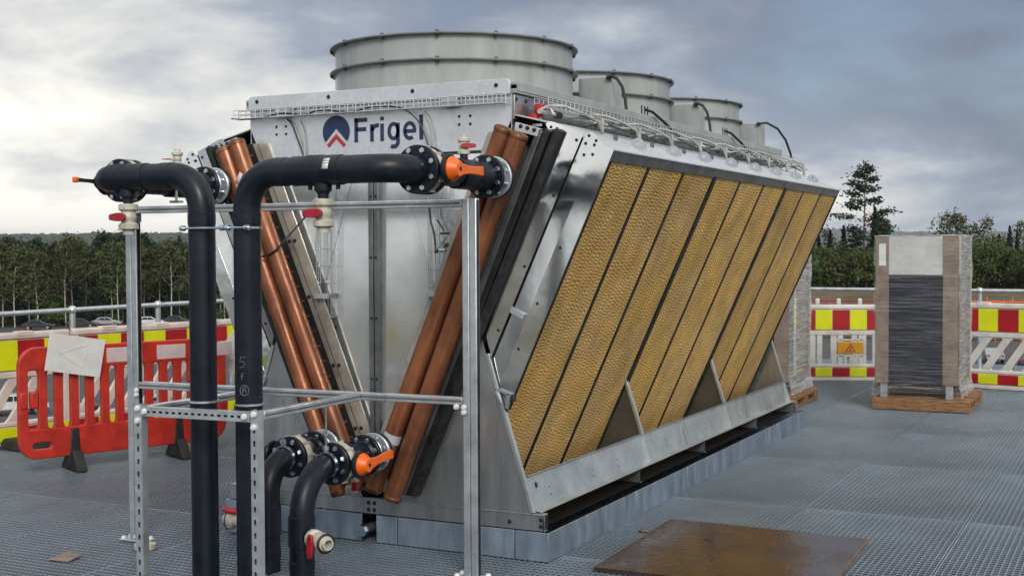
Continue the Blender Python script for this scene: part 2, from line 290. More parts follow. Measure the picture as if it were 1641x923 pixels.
# ------------------------------------------------------------------ setting: ground, roof deck with grating
GZ = -10.0
def ss(a, b, x): t = min(1, max(0, (x-a)/(b-a))); return t*t*(3-2*t)
def ground_h(x, y):
    dx, dy = x-CAM.x, y-CAM.y; d = math.hypot(dx, dy); ang = math.degrees(math.atan2(RM[0][0]*dx+RM[1][0]*dy, RM[0][2]*dx+RM[1][2]*dy))
    side = ss(2, 12, ang)*(1-ss(60, 90, ang))
    h = GZ + 5.2*side*ss(168, 196, d)
    h += 30*ss(500, 1500, d)*ss(-60, 0, -abs(ang))*0
    return h + (.5*math.sin(x*.031)*math.sin(y*.027) if d > 175 else 0)*ss(175, 230, d)
mb = MB(); rad = [3, 40, 90, 130, 160, 168, 175, 182, 189, 196, 210, 240, 300, 420, 700, 1200, 2500, 5000, 12000]; na = 96
vs = [(CAM.x, CAM.y, GZ)]
for r_ in rad:
    for j in range(na):
        a = 2*math.pi*j/na; x_, y_ = CAM.x+r_*math.cos(a), CAM.y+r_*math.sin(a); vs.append((x_, y_, ground_h(x_, y_)))
fs = [(0, 1+j, 1+(j+1) % na) for j in range(na)]
for i in range(len(rad)-1):
    for j in range(na): fs.append((1+i*na+j, 1+(i+1)*na+j, 1+(i+1)*na+(j+1) % na, 1+i*na+(j+1) % na))
mb.add(vs, fs); tag(build(mb, 'ground', 'grass', base=(0, 0, GZ)), kind='structure')
# asphalt yard in front of the wood, bare soil bank to the right
mb = MB()
def sector(mb, a0, a1, d0, d1, dz, n=24, m=6):
    k = len(mb.v); vs = []; fs = []
    for i in range(n+1):
        for j in range(m+1):
            p = at(a0+(a1-a0)*i/n, d0+(d1-d0)*j/m, 0); vs.append((p.x, p.y, ground_h(p.x, p.y)+dz))
    for i in range(n):
        for j in range(m): fs.append((i*(m+1)+j, (i+1)*(m+1)+j, (i+1)*(m+1)+j+1, i*(m+1)+j+1))
    mb.add(vs, fs)
sector(mb, -1500, 1140, 25, 204, .12, 30, 10); sector(mb, 1140, 2900, 25, 166, .12); tag(build(mb, 'asphalt_yard', 'asphalt', base=(0, 0, GZ)), kind='structure')
mb = MB(); sector(mb, 1150, 2600, 167, 200, .15, 30, 14); tag(build(mb, 'soil_bank', 'soil', base=(0, 0, GZ)), kind='structure')
def ridge(name, px0, px1, d, hf, depth, m, seed):
    mb = MB(); n = 520; k = 8; rr = np.random.default_rng(seed); ph = rr.uniform(0, 6.28, 9); vs = []; fs = []
    for i in range(n+1):
        px = px0+(px1-px0)*i/n
        top = hf(px)+sum(math.sin(i*f_*.09+ph[q])*a_ for q, (f_, a_) in enumerate(((.5, 4), (1.1, 2.5), (2.3, 1.6), (4.7, 1.1), (8.9, .9))))*d/5000
        for j in range(k+1):
            t = j/k; jag = abs(rr.normal(0, 1.0))*(d/1500)**.5*1.6 if t > .5 else 0; p = at(px, d+depth*t*1.6, jag+GZ+(top-GZ)*math.sin(min(1, t*1.25)*math.pi/2)**1.2 + rr.normal(0, d*.0004)*(t > .2)); vs.append(p)
    for i in range(n):
        for j in range(k): fs.append((i*(k+1)+j, (i+1)*(k+1)+j, (i+1)*(k+1)+j+1, i*(k+1)+j+1))
    mb.add(vs, fs); tag(build(mb, name, m, base=at((px0+px1)/2, d, GZ)), kind='structure')
ridge('wooded_hill', -900, 1300, 1500, lambda px: 1.7+1500*(44-abs(px-150)*.012)/2029, 900, 'hill_wood', 3)
ridge('far_ridge', 700, 2800, 5200, lambda px: 1.7+5200*(37+6*math.sin(px*.011))/2029, 2500, 'hill_wood', 5)
# roof slab carrying the grating
mb = MB().b2((-7.3, -7.4, GZ), (8.1, 13.3, -.20)); roof = tag(build(mb, 'roof_slab', 'membrane', base=(.4, 3, GZ)), kind='structure')
deck = bpy.data.objects.new('deck', None); sc.collection.objects.link(deck); tag(deck, kind='structure'); OFF[deck] = Z0
PX, PY = 1.0, 1.85
mb = MB(); g = .007; nx, ny = 30, 37
for i in range(nx+1):
    x_ = g+(PX-2*g)*i/nx; e = (i in (0, nx)); mb.b2((x_-.0021-.001*e, g, -.030), (x_+.0021+.001*e, PY-g, 0))
for j in range(ny+1):
    y_ = g+(PY-2*g)*j/ny; e = (j in (0, ny)); mb.b2((g, y_-.003-.001*e, -.030 if e else -.0065), (PX-g, y_+.003+.001*e, -.0006))
gme = to_mesh('grating_panel', mb.v, mb.f, 'grating_steel', False)
mbs = MB()
for j in range(11):
    for i in range(15):
        o = link('grating_panel', gme, deck, (-7.1+i*PX, -7.23+j*PY+random.uniform(-.003, .003), random.uniform(-.0022, .0012)))
    mbs = MB().b2((-7.1, -7.23+j*PY-.04, -.20), (7.9, -7.23+j*PY+.04, -.032)); build(mbs, 'support_joist', 'frame_grey', deck)
# ------------------------------------------------------------------ railings
def railing(label, p0, p1, ts):
    p0, p1 = V(p0), V(p1); d = (p1-p0).normalized(); t = thing('guard_railing', label, 'railing', p0, group='tubular guard railings')
    for z in (1.1, .55): build(MB().cyl(p0+V((0, 0, z)), p1+V((0, 0, z)), .025 if z > 1 else .021, 14), 'rail', 'galvanised', t)
    for s_ in ts:
        q = p0+d*s_; po = build(MB().cyl(q, q+V((0, 0, 1.10)), .029, 14), 'post', 'galvanised', t)
        build(MB().ball(q+V((0, 0, 1.1)), .046, 8), 'ball_joint', 'galvanised', po); build(MB().b2(q+V((-.06, -.06, 0.001)), q+V((.06, .06, .012))), 'foot_plate', 'galvanised', po)
railing('galvanised tube railing behind the red barrier on the left edge of the deck', (-6.76, -6.9, 0), (-6.76, 11.8, 0), [.25+1.23*k for k in range(15)])
railing('galvanised tube railing along the far edge behind the wrapped crates', (-6.6, 11.82, 0), (7.8, 11.82, 0), [.1+1.225*k+.02 for k in range(12)])
# ------------------------------------------------------------------ plinth of zinc plates
pl = thing('steel_plinth', 'low blue grey zinc plate plinth the cooling unit stands on', 'plinth', (-1.1, 2.86, 0))
segs = [(-2.2, -1.87), (-1.865, -1.2), (-1.1, -.96), (-.954, -.207), (-.201, 0)]
for a, b in segs: build(MB().b2((a, -.012, .001), (b, -.004, .159)), 'plate', 'zinc_plate', pl, bevel=.0015)
for a, b in [(-.004, 1.30), (1.305, 2.30), (2.305, 3.6), (3.605, 4.7), (4.705, 5.725)]:
    for x_ in (-.008, -2.2): build(MB().b2((x_, a, .001), (x_+.008, b, .159)), 'plate', 'zinc_plate', pl, bevel=.0015)
build(MB().b2((-2.19, 5.717, .001), (-.009, 5.725, .159)), 'plate', 'zinc_plate', pl)
st = build(MB().cyl((-1.165, -.06, .075), (-1.165, .35, .075), .028, 16), 'pipe_stub', 'stainless_dull', pl); build(MB().lathe([(.001, -.014), (.036, -.014), (.038, -.008), (.038, .02), (.03, .024)], (-1.165, -.07, .075), (0, 1, 0), 8), 'cap', 'bolt_zinc', st)
# ------------------------------------------------------------------ the cooling unit
UL = 5.55
cu = thing('dry_cooler', 'large V shaped metal cooling unit with three grey fans and yellow honeycomb pads', 'cooling unit', (-1.1, 2.8, .159))
def U(u, y, z): return V((u-1.1, y, z))
uI = lambda z: .051+.4213*(z-.327)
uO = lambda z: .175+.4035*(z-.285)
uP = lambda z: 1.481-.452*(2.211-z)
uS = lambda z: .99-.316*(z-.271)
BOLT = to_mesh('bolt', *(lambda m_: (m_.v, m_.f))(MB().lathe([(.0001, .011), (.0095, .011), (.011, .009), (.011, 0)], (0, 0, 0), n=6)), 'bolt_zinc')
RIVET = to_mesh('rivet', *(lambda m_: (m_.v, m_.f))(MB().lathe([(.0001, .005), (.006, .004), (.009, 0)], (0, 0, 0), n=8)), 'black_steel')
SCREW = to_mesh('screw', *(lambda m_: (m_.v, m_.f))(MB().lathe([(.0001, .008), (.008, .007), (.013, 0)], (0, 0, 0), n=8)), 'black_steel')
def rivets(lst, parent, axis=(0, -1, 0), me=RIVET):
    for p in lst: place(me, me.name, parent, p, axis)
# base: cross beams at both ends and under the frames, side rails
for y0, y1 in ((0., .05), (UL-.05, UL)):
    b = build(MB().b2(U(-1.07, y0, .160), U(1.07, y0+.006, .248)).b2(U(-1.07, y0-.004, .246), U(1.07, y1, .256)).b2(U(-1.07, y0, .160), U(1.07, y1, .166)), 'base_beam', 'stainless_dull', cu, bevel=.002)
    if y0 == 0:
        rivets([U(u_, -.001, z_) for u_ in (-.06, -.02) for z_ in (.185, .225)]+[U(.86, -.001, .20), U(1.05, -.001, .19), U(1.05, -.001, .225)], b, me=SCREW)
build(MB().b2(U(1.062, .0, .162), U(1.068, .05, .246)), 'beam_end_shade', 'black_steel', cu)  # black sheet standing in for the shaded void at the beam's open end
for s in (1, -1):
    mbr = MB(); a, c = U(s*.985, .03, .262), U(s*.940, .03, .441); ln = V((0, UL-.02, 0))
    n_ = V((s*.006, 0, .0015)); mbr.prism([a, c, c+n_, a+n_], ln)
    mbr.prism([c, c+V((s*.028, 0, .012)), c+V((s*.028, 0, .018)), c+V((0, 0, .006))], ln); mbr.prism([a, a+V((s*.058, 0, -.004)), a+V((s*.058, 0, .004)), a+V((0, 0, .006))], ln)
    rl = build(mbr, 'side_rail', 'rail_steel', cu, bevel=.0015)
    nrm = V((s*.97, 0, .24))
    rivets([U(s*(uS(z_)+.004), y_, z_+.003) for y_ in (.28, .9, 1.3, 2.2, 3.1, 3.95, 4.6, 5.3) for z_ in (.31, .35, .395)], rl, nrm)
    for c_ in rl.children: c_.scale = (.55, .55, .55)
    build(MB().prism([U(s*(uS(.268)+.0055), 2.60, .268), U(s*(uS(.268)+.0075), 2.60, .268), U(s*(uS(.44)+.0075), 2.60, .44), U(s*(uS(.44)+.0055), 2.60, .44)], (0, .006, 0)), 'rail_joint', 'frame_grey', rl)
    place(to_mesh('drain_hole', *(lambda m_: (m_.v, m_.f))(MB().lathe([(.0001, .002), (.017, .002), (.0175, 0)], (0, 0, 0), n=16)), 'black_steel'), 'drain_hole', rl, U(s*(uS(.385)+.005), .13, .388), nrm)
    build(MB().b2(U(s*.70, .05, .166), U(s*.76, UL-.05, .262)), 'bearer', 'gap_shade_black', cu)
    for yb in (1.55, 2.9, 4.3): build(MB().b2(U(s*.70, yb, .162), U(s*1.03, yb+.006, .255)).b2(U(s*.70, yb, .162), U(s*1.03, yb+.05, .168)), 'bracket', 'frame_grey', cu)
    build(MB().b2(U(s*.735, 1.0, .17), U(s*.74, 4.9, .25)).b2(U(s*.10, .06, .162), U(s*1.02, UL-.06, .1635)), 'floor_tray', 'gap_shade_black', cu)
    # gable sheets with their bright edge strip, at both ends and at the two frames between
    for k, y0 in enumerate((-.0035, 1.81, 3.66, UL-.03)):
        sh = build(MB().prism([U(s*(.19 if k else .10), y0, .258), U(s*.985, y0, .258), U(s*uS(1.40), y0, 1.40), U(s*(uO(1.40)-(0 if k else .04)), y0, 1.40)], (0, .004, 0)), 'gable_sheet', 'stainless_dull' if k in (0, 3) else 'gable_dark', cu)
        z0_, z1_ = .262, (1.12 if k == 0 else .83)
        build(MB().prism([U(s*(uS(z0_)-.002), y0-.010, z0_), U(s*(uS(z0_)+.020), y0-.010, z0_), U(s*(uS(z1_)+.020), y0-.010, z1_), U(s*(uS(z1_)-.002), y0-.010, z1_)], (0, .030, 0)), 'edge_strip', 'rail_steel', sh, bevel=.001)
        if k: build(MB().b2(U(s*uS(.86)-.02*0, y0-.02, .835), U(s*uS(.86)+.03*s, y0+.03, .875)), 'clip', 'black_steel', sh)
    # coil slab, its end channel and end plate
    build(MB().prism([U(s*(uO(.30)+.02), .03, .30), U(s*(uO(.30)+.16), .03, .30), U(s*(uO(2.30)+.16), .03, 2.30), U(s*(uO(2.30)+.02), .03, 2.30)], (0, UL-.08, 0)), 'coil', 'coil_fins', cu)
    zt, zb = 2.335, .30
    for y0, m_, o0, o1, nm in ((-.012, 'black_rubber', -.036, .09, 'gasket'), (-.016, 'aluminium_bar', -.150, -.036, 'end_bar')):
        q = build(MB().prism([U(s*(uI(zb)+o0), y0, zb), U(s*(uI(zb)+o1), y0, zb), U(s*(uI(zt)+o1), y0, zt), U(s*(uI(zt)+o0), y0, zt)], (0, .012, 0)), nm, m_, cu, bevel=.001)
        if nm == 'end_bar':
            for z_ in (2.1, 1.75, 1.42, 1.02, .66, .40): rivets([U(s*(uI(z_)-.095), y0, z_), U(s*(uI(z_)-.055), y0, z_-.003)], q, me=SCREW)
            build(MB().prism([U(s*(uI(zb)-.076), y0-.001, zb), U(s*(uI(zb)-.072), y0-.001, zb), U(s*(uI(zt)-.072), y0-.001, zt), U(s*(uI(zt)-.076), y0-.001, zt)], (0, .004, 0)), 'groove', 'black_steel', q)
    for o0, o1, y0, m_ in ((.055, .085, -.05, 'frame_grey'), (.085, .105, -.02, 'black_steel'), (.105, .135, -.055, 'black_steel'), (.135, .165, -.02, 'black_steel'), (.165, .195, -.05, 'coil_fins')):
        build(MB().prism([U(s*(uO(zb)+o0*.4), y0, zb), U(s*(uO(zb)+o1*.6), y0, zb), U(s*(uO(zt)+o1), y0, zt-.02), U(s*(uO(zt)+o0), y0, zt)], (0, .045, 0)), 'coil_channel', m_, cu, bevel=.002)
    tp = build(MB().prism([U(s*(uO(2.31)-.06), -.07, 2.33), U(s*(uO(2.31)+.08), -.07, 2.29), U(s*(uO(2.31)+.09), -.07, 2.335), U(s*(uO(2.31)-.05), -.07, 2.375)], (0, .05, 0)), 'top_bracket', 'galvanised', cu, bevel=.002)
    rivets([U(s*(uO(2.31)+o_), -.07, 2.345-.3*o_) for o_ in (-.02, .02, .06)], tp, me=SCREW)
    # copper headers
    for (u0, z0_, u1, z1_) in ((.175, .285, .99, 2.305), (.051, .327, .90, 2.342)):
        p0, p1 = U(s*u0, -.12, z0_), U(s*u1, -.12, z1_); d = (p1-p0).normalized()
        h = build(MB().tube([p0, p1], .051, 24), 'header_pipe', 'copper', cu)
        build(MB().lathe([(.0001, .010), (.035, .008), (.049, .002), (.054, -.006), (.054, -.024), (.051, -.027)], p1, d, 24), 'end_cap', 'copper_cap', h)
        build(MB().lathe([(.0001, .010), (.035, .008), (.049, .002), (.054, -.006), (.054, -.024), (.051, -.027)], p0, -d, 24), 'end_cap', 'copper_cap', h)
        for z_ in np.linspace(z0_+.1, z1_-.08, 22):   # feeder stubs into the coil
            q = p0+(p1-p0)*((z_-z0_)/(z1_-z0_)); build(MB().cyl(q, q+V((0, .11, 0)), .009, 8), 'feeder', 'copper', h)
        if s == 1 and u0 < .1:
            q = p0+(p1-p0)*.155; build(MB().tube([q-d*.028, q+d*.028], .0525, 24, caps=False), 'paper_label', 'sticker_white', h)
    # polished end sheets between coil and pads
    zl, zr = 2.377, 2.211
    gapu = lambda z: 1.31-.463*(2.30-z)
    lefu = lambda z: uO(z)+.165
    zs = lambda f: next(z for z in np.linspace(2.3, .5, 900) if f(z) <= uS(z)+.03)
    zl0, zg0, zp0 = zs(lefu), zs(gapu), zs(lambda z: uP(z)+.001)
    p_a = [U(s*lefu(zl0), -.002, zl0), U(s*(gapu(zg0)-.006), .004, zg0), U(s*(gapu(2.305)-.006), .004, 2.305), U(s*1.135, -.002, 2.372), U(s*1.105, -.002, 2.378), U(s*1.088, -.002, 2.362), U(s*lefu(2.27), -.002, 2.27)]
    q = build(MB().prism(p_a, (0, .004, 0)), 'end_panel', 'stainless', cu); rivets([U(s*(gapu(z_)-.03), .001, z_) for z_ in (2.27, 1.98, 1.6, 1.25)]+[U(s*1.12, -.003, 2.345), U(s*1.155, -.003, 2.335), U(s*1.17, -.002, 2.30)], q)
    fol = lambda z: gapu(z)+.5*(uP(z)-gapu(z))
    zf0 = zs(fol)
    p_b = [U(s*(gapu(zg0)+.006), .010, zg0-.01), U(s*fol(zf0), .001, zf0), U(s*fol(1.95), .001, 1.95), U(s*(gapu(1.95)+.006), .010, 1.95)]
    p_c = [U(s*fol(zf0), .0, zf0), U(s*(uP(zp0)+.001), -.003, zp0), U(s*(uP(2.209)+.001), -.003, 2.209), U(s*1.40, .0, 2.262), U(s*1.372, .0, 2.30), U(s*1.345, .0, 2.312), U(s*1.322, .0, 2.296), U(s*(gapu(2.28)+.006), .006, 2.28), U(s*(gapu(1.95)+.006), .006, 1.95), U(s*fol(1.95), .0, 1.95)]
    build(MB().prism(p_b, (0, .004, 0)), 'end_panel', 'stainless', cu)
    q = build(MB().prism(p_c, (0, .004, 0)), 'end_panel', 'stainless', cu); rivets([U(s*(1.34+o), -.001, z_) for o, z_ in ((.0, 2.29), (-.02, 2.25), (.04, 2.262), (.03, 2.24), (-.03, 2.19), (.02, 2.19))]+[U(s*(fol(z_)+.03), -.001, z_) for z_ in (1.7, 1.4, 1.15)], q)
    build(MB().prism([U(s*(lefu(zl0)-.03), .03, zl0), U(s*(uP(zp0)), .03, zp0), U(s*uP(2.2), .03, 2.2), U(s*1.09, .03, 2.35), U(s*(lefu(2.2)-.03), .03, 2.2)], (0, .01, 0)), 'end_frame', 'black_steel', cu)
    hb = build(MB().prism([U(s*(gapu(1.37)+.0), -.012, 1.385), U(s*(gapu(1.37)+.085), -.012, 1.345), U(s*(gapu(1.37)+.07), -.012, 1.31), U(s*(gapu(1.37)-.012), -.012, 1.35)], (0, .016, 0)), 'latch_plate', 'galvanised', cu, bevel=.003)
    # bracket where the strip meets the pad
    build(MB().beam(U(s*(uS(.93)), -.012, .93), U(s*(uS(.93)+.10), -.012, .90), .02, .014).beam(U(s*(uS(.93)+.085), -.012, .905), U(s*(uS(.82)+.035), -.012, .825), .02, .02).beam(U(s*uS(.93), -.012, .93), U(s*(uS(.85)+.01), -.012, .85), .02, .014), 'pad_bracket', 'rail_steel', cu, bevel=.001)
    build(MB().b2(U(s*(uS(.9)+.055), -.01, .86), U(s*(uS(.9)+.10), .03, .90)), 'pad_bracket', 'black_rubber', cu, bevel=.004)
    # sloping cover over coil and pads
    cv = build(MB().prism([U(s*.90, .004, 2.42), U(s*1.09, .004, 2.372), U(s*1.485, .004, 2.205), U(s*1.485, .004, 2.212), U(s*1.092, .004, 2.379), U(s*.90, .004, 2.427)], (0, UL-.10, 0)), 'top_cover', 'galv_sheet', cu)
    # honeycomb pads, dividers, top bar
    dz = 2.211-.30; sl = V((s*.452, 0, 1)).normalized(); no = V((s*1, 0, -.452)).normalized()
    def pq(y, z, dep): return U(s*uP(z), y, z)-no*dep
    build(MB().prism([pq(.01, 2.208, .0), pq(.01, 2.208, .06), pq(.01, 2.150, .06), pq(.01, 2.150, .0)], (0, 5.43, 0)), 'pad_top_bar', 'frame_grey', cu, bevel=.002)
    build(MB().prism([pq(.02, 2.15, .05), pq(.02, 2.15, .06), pq(.02, .30, .06), pq(.02, .30, .05)], (0, 5.41, 0)), 'pad_backing', 'black_steel', cu)
    PZ = MB()
    for k in range(9):
        y0 = .012+k*.601; wide = k % 3 == 0
        a_ = y0+(.045 if wide and k else .028 if k else .004); b_ = y0+.601-.028
        if s == 1 or k == 0:
            pd = build(MB().prism([pq(a_, 2.152, .006), pq(a_, 2.152, .05), pq(a_, .30, .05), pq(a_, .30, .006)], (0, b_-a_, 0)), 'honeycomb_pad', 'cellulose', cu)
            if s == -1: pad_src = pd; 
        else:
            o = pad_src.copy(); sc.collection.objects.link(o); o.location.y += k*.601
        if k:
            build(MB().prism([pq(y0-.014, 2.158, .004 if not wide else -.004), pq(y0-.014, 2.158, .05), pq(y0-.014, .30, .05), pq(y0-.014, .30, .004 if not wide else -.004)], (0, .03 if not wide else .05, 0)), 'pad_divider', 'black_steel' if wide else 'black_steel', cu)
    build(MB().prism([pq(.004, 2.21, .001), pq(.004, 2.21, .05), pq(.004, .30, .05), pq(.004, .30, .001)], (0, .012, 0)), 'pad_side_frame', 'black_steel', cu); build(MB().prism([pq(5.424, 2.21, .0), pq(5.424, 2.21, .05), pq(5.424, .30, .05), pq(5.424, .30, .0)], (0, .014, 0)), 'pad_side_frame', 'black_steel', cu)
# plenum box, flange, fan deck
pz0, pz1 = 2.238, 2.548
pn = build(MB().prism([U(-.80, -.004, pz0), U(.80, -.004, pz0), U(.885, -.004, 2.40), U(.885, -.004, pz1), U(-.885, -.004, pz1), U(-.885, -.004, 2.43)], (0, .004, 0)), 'plenum_panel', 'galv_sheet', cu)
rivets([U(u_, -.005, z_) for u_ in (-.69, -.62, .56, .63) for z_ in (2.385, 2.43)], pn)
fl_ = build(MB().prism([U(-.885, -.022, 2.535), U(.885, -.022, 2.535), U(.885, -.022, 2.60), U(.865, -.022, 2.618), U(-.865, -.022, 2.618), U(-.885, -.022, 2.60)], (0, .016, 0)), 'top_flange', 'galv_sheet', cu, bevel=.002)
rivets([U(u_, -.023, 2.585) for u_ in (-.82, -.30, .27, .80)], fl_, me=SCREW)
build(MB().b2(U(-.80, -.008, 2.228), U(.80, .0, 2.238)), 'seal_strip', 'black_rubber', cu)
for s in (1, -1):
    build(MB().b2(U(s*.88, .0, 2.25), U(s*.886, UL, 2.55)), 'plenum_side', 'stainless_dull', cu)
    q = build(MB().b2(U(s*.886, .012, 2.40), U(s*.896, .17, 2.535)), 'access_plate', 'stainless_dull', cu, bevel=.002); rivets([U(s*.897, y_, z_) for y_ in (.03, .15) for z_ in (2.42, 2.51)], q, (s, 0, 0), SCREW)
    build(MB().b2(U(s*.87, .0, 2.54), U(s*.915, UL, 2.565)).b2(U(s*.915, .0, 2.552), U(s*.919, UL, 2.602)), 'deck_edge', 'grey_paint', cu, bevel=.002)
build(MB().b2(U(-.918, .0, 2.585), U(.918, UL, 2.600)), 'fan_deck', 'grey_paint', cu, bevel=.002)
build(MB().b2(U(-.885, UL-.006, 2.238), U(.885, UL, 2.55)), 'plenum_panel', 'galv_sheet', cu)
# V shaped front wall, in folded sheets, and its post
yw = .008
def wall_sheet(pts, m_='wall_steel'): return build(MB().prism([U(u_, y_+.012*(z_-.3), z_) for u_, y_, z_ in pts], (0, .003, 0)), 'wall_sheet', m_, cu)
wc = lambda z: .085+.46*max(0, (2.10-z)) if z > 1.45 else .384
for s in (1, -1):
    wall_sheet([(s*.03, yw, .30), (s*.15, yw+.004, .30), (s*.43, yw+.010, .97), (s*.384, yw+.012, 1.45), (s*.135, yw+.004, 2.235), (s*.03, yw, 2.235)])
    wall_sheet([(s*.137, yw+.002, 2.235), (s*.386, yw+.010, 1.45), (s*.432, yw+.008, .97), (s*.97, yw-.008, 2.25), (s*.86, yw-.006, 2.245)])
    wall_sheet([(s*.13, yw+.02, .28), (s*.30, yw+.02, .28), (s*1.05, yw+.022, 2.25), (s*.95, yw+.022, 2.25)])
po = build(MB().b2(U(-.034, -.02, .30), U(-.004, .15, 2.236)).b2(U(.004, -.02, .30), U(.034, .15, 2.236)).b2(U(-.004, -.008, .30), U(.004, .15, 2.236)), 'centre_post', 'frame_grey', cu, bevel=.002)
rivets([U(u_, -.021, z_) for u_ in (-.016, .016) for z_ in (.55, .95, 1.3, 1.65, 2.0)], po)
wr = [U(u_, yw-.002+.012*(z_-.3), z_) for u_ in (-.36, -.29, .30, .37) for z_ in (1.18, 1.24)]+[U(-.11, yw+.003, .78), U(.09, yw+.003, .78)]
rivets(wr, po)
# end wall at the far end
build(MB().prism([U(-.10, UL-.02, .28), U(.10, UL-.02, .28), U(.95, UL-.02, 2.25), U(-.95, UL-.02, 2.25)], (0, .004, 0)), 'wall_sheet', 'stainless_dull', cu)
# fans
SCR2 = to_mesh('rim_bolt', *(lambda m_: (m_.v, m_.f))(MB().cyl((0, 0, -.018), (0, 0, .014), .006, 8).lathe([(.0001, .016), (.010, .016), (.012, .006)], (0, 0, 0), n=6).lathe([(.0001, -.02), (.010, -.02), (.012, -.006)], (0, 0, 0), n=6)), 'black_steel')
for k, yc in enumerate((.946, 2.775, 4.60)):
    c = U(0, yc, 0); NS = 96
    fh = build(MB().lathe([(.756, 2.60), (.756, 2.795), (.756, 2.955), (.749, 2.955), (.749, 2.60)], c, n=NS), 'fan_housing', 'grey_paint', cu, ang=30)
    for z_ in (2.797, 2.948):
        rg = build(MB().lathe([(.757, z_-.006), (.788, z_-.006), (.791, z_), (.788, z_+.006), (.757, z_+.006)], c, n=NS), 'rim', 'rim_paint', fh)
        for j in range(14):
            a = 2*math.pi*(j+.35)/14; place(SCR2, 'rim_bolt', fh, c+V((.776*math.cos(a), .776*math.sin(a), z_)))
    build(MB().lathe([(.757, 2.602), (.80, 2.602), (.80, 2.608), (.757, 2.608)], c, n=NS), 'base_ring', 'grey_paint', fh)
    hub = build(MB().lathe([(.0001, 2.80), (.10, 2.80), (.14, 2.77), (.14, 2.66), (.0001, 2.66)], c, n=24), 'fan_hub', 'black_steel', cu)
    for j in range(6):
        a = 2*math.pi*j/6+.3; d = V((math.cos(a), math.sin(a), 0)); t = V((-math.sin(a), math.cos(a), 0)); pp = []
        for r_, wd, tw in ((.13, .10, .055), (.4, .17, .04), (.72, .20, .022)): pp.append((c+d*r_+t*wd*.5+V((0, 0, 2.72+tw)), c+d*r_-t*wd*.5+V((0, 0, 2.72-tw))))
        bl = MB(); bl.add([q for pr in pp for q in pr], [(0, 1, 3, 2), (2, 3, 5, 4)]); build(bl, 'fan_blade', 'black_steel', hub, solid=.006)
    for j in range(4):
        a = math.pi/4+math.pi/2*j; build(MB().beam(c+V((.1*math.cos(a), .1*math.sin(a), 2.68)), c+V((.752*math.cos(a), .752*math.sin(a), 2.68)), .03, .03), 'motor_arm', 'frame_grey', hub)
    # switch box beside each fan, rounded at its near edge, with its looping cable
    yb = yc+.84; pts = [U(.735, yb, 2.602), U(.735, yb+.20, 2.602), U(.60, yb+.30, 2.602), U(.49, yb+.24, 2.602), U(.468, yb+.16, 2.602), U(.466, yb+.10, 2.602), U(.478, yb+.05, 2.602), U(.505, yb+.018, 2.602), U(.545, yb+.002, 2.602), U(.60, yb, 2.602)]
    bx = build(MB().prism(pts, (0, 0, .258)), 'switch_box', 'grey_paint', cu, bevel=.012)
    build(MB().b2(U(.728, yb-.004, 2.61), U(.741, yb+.03, 2.84)), 'box_edge', 'grey_paint', bx)
    build(MB().cyl(U(.715, yb-.018, 2.842), U(.745, yb-.018, 2.842), .016, 10), 'gland', 'black_steel', bx)
    y1 = yb-.02; cab = [U(.72, y1, 2.845), U(.75, y1-.01, 2.848), U(.79, y1-.005, 2.83), U(.82, y1+.01, 2.78), U(.838, y1+.02, 2.70), U(.845, y1+.02, 2.64), U(.85, y1+.02, 2.60)]
    if k == 2: cab = [U(.72, y1, 2.845), U(.80, y1+.03, 2.852), U(.88, y1+.12, 2.80), U(.93, y1+.22, 2.70), U(.96, y1+.28, 2.58), U(.97, y1+.30, 2.50)]
    build(MB().tube(cab, .011, 8), 'cable', 'cable_black', bx)
    if k < 2:
        y2 = y1+.33; build(MB().tube([U(.90, y2-.10, 2.64), U(.925, y2-.02, 2.63), U(.96, y2+.12, 2.57), U(.98, y2+.3, 2.50), U(.985, y2+.42, 2.47)], .010, 8), 'cable', 'cable_black', bx)
        for dx_ in (0, .035, .07): build(MB().b2(U(.91, y2-.20+dx_*1.6, 2.60), U(.915, y2-.188+dx_*1.6, 2.66)), 'gland', 'cable_black', bx)
# wire basket trays
def basket(p0, p1, side, h, wd, name='cable_tray', pitch=.055, r=.0028):
    p0, p1 = V(p0), V(p1); d = (p1-p0); ln = d.length; d.normalize(); sd = V(side).normalized(); up = V(h); hh = up.length; upn = up.normalized(); mb = MB()
    for off in (up, up*.5, Z0, sd*wd*.5, sd*wd, sd*wd+up*.5, sd*wd+up): mb.tube([p0+off, p1+off], r, 5)
    for i in range(int(ln/pitch)+1):
        q = p0+d*(i*pitch); mb.tube([q+up, q, q+sd*wd, q+sd*wd+up], r, 5)
    return build(mb, name, 'galvanised', cu)
basket(U(-.955, -.026, 2.482), U(.87, -.026, 2.482), (0, -1, 0), (0, 0, .050), .05)
for s in (1, -1): basket(U(s*.925, .20, 2.475), U(s*.925, UL+.1, 2.475), (s, 0, 0), (0, 0, .055), .085, pitch=.06)
for u_ in (-.66, .47): build(MB().b2(U(u_, -.05, 2.485), U(u_+.10, -.024, 2.53)), 'tray_bracket', 'galvanised', cu)
basket(U(-.39, .01, 1.30), U(-.39, .01, 2.05), (1, 0, 0), (0, -.04, 0), .10, pitch=.10, r=.0022); basket(U(.37, .012, 1.38), U(.37, .012, 2.22), (1, 0, 0), (0, -.04, 0), .10, pitch=.10, r=.0022)
build(MB().b2(U(-.40, -.05, 1.41), U(-.31, -.02, 1.44)), 'tray_clip', 'galvanised', cu); build(MB().b2(U(.36, -.05, 1.43), U(.47, -.02, 1.46)), 'tray_clip', 'galvanised', cu)
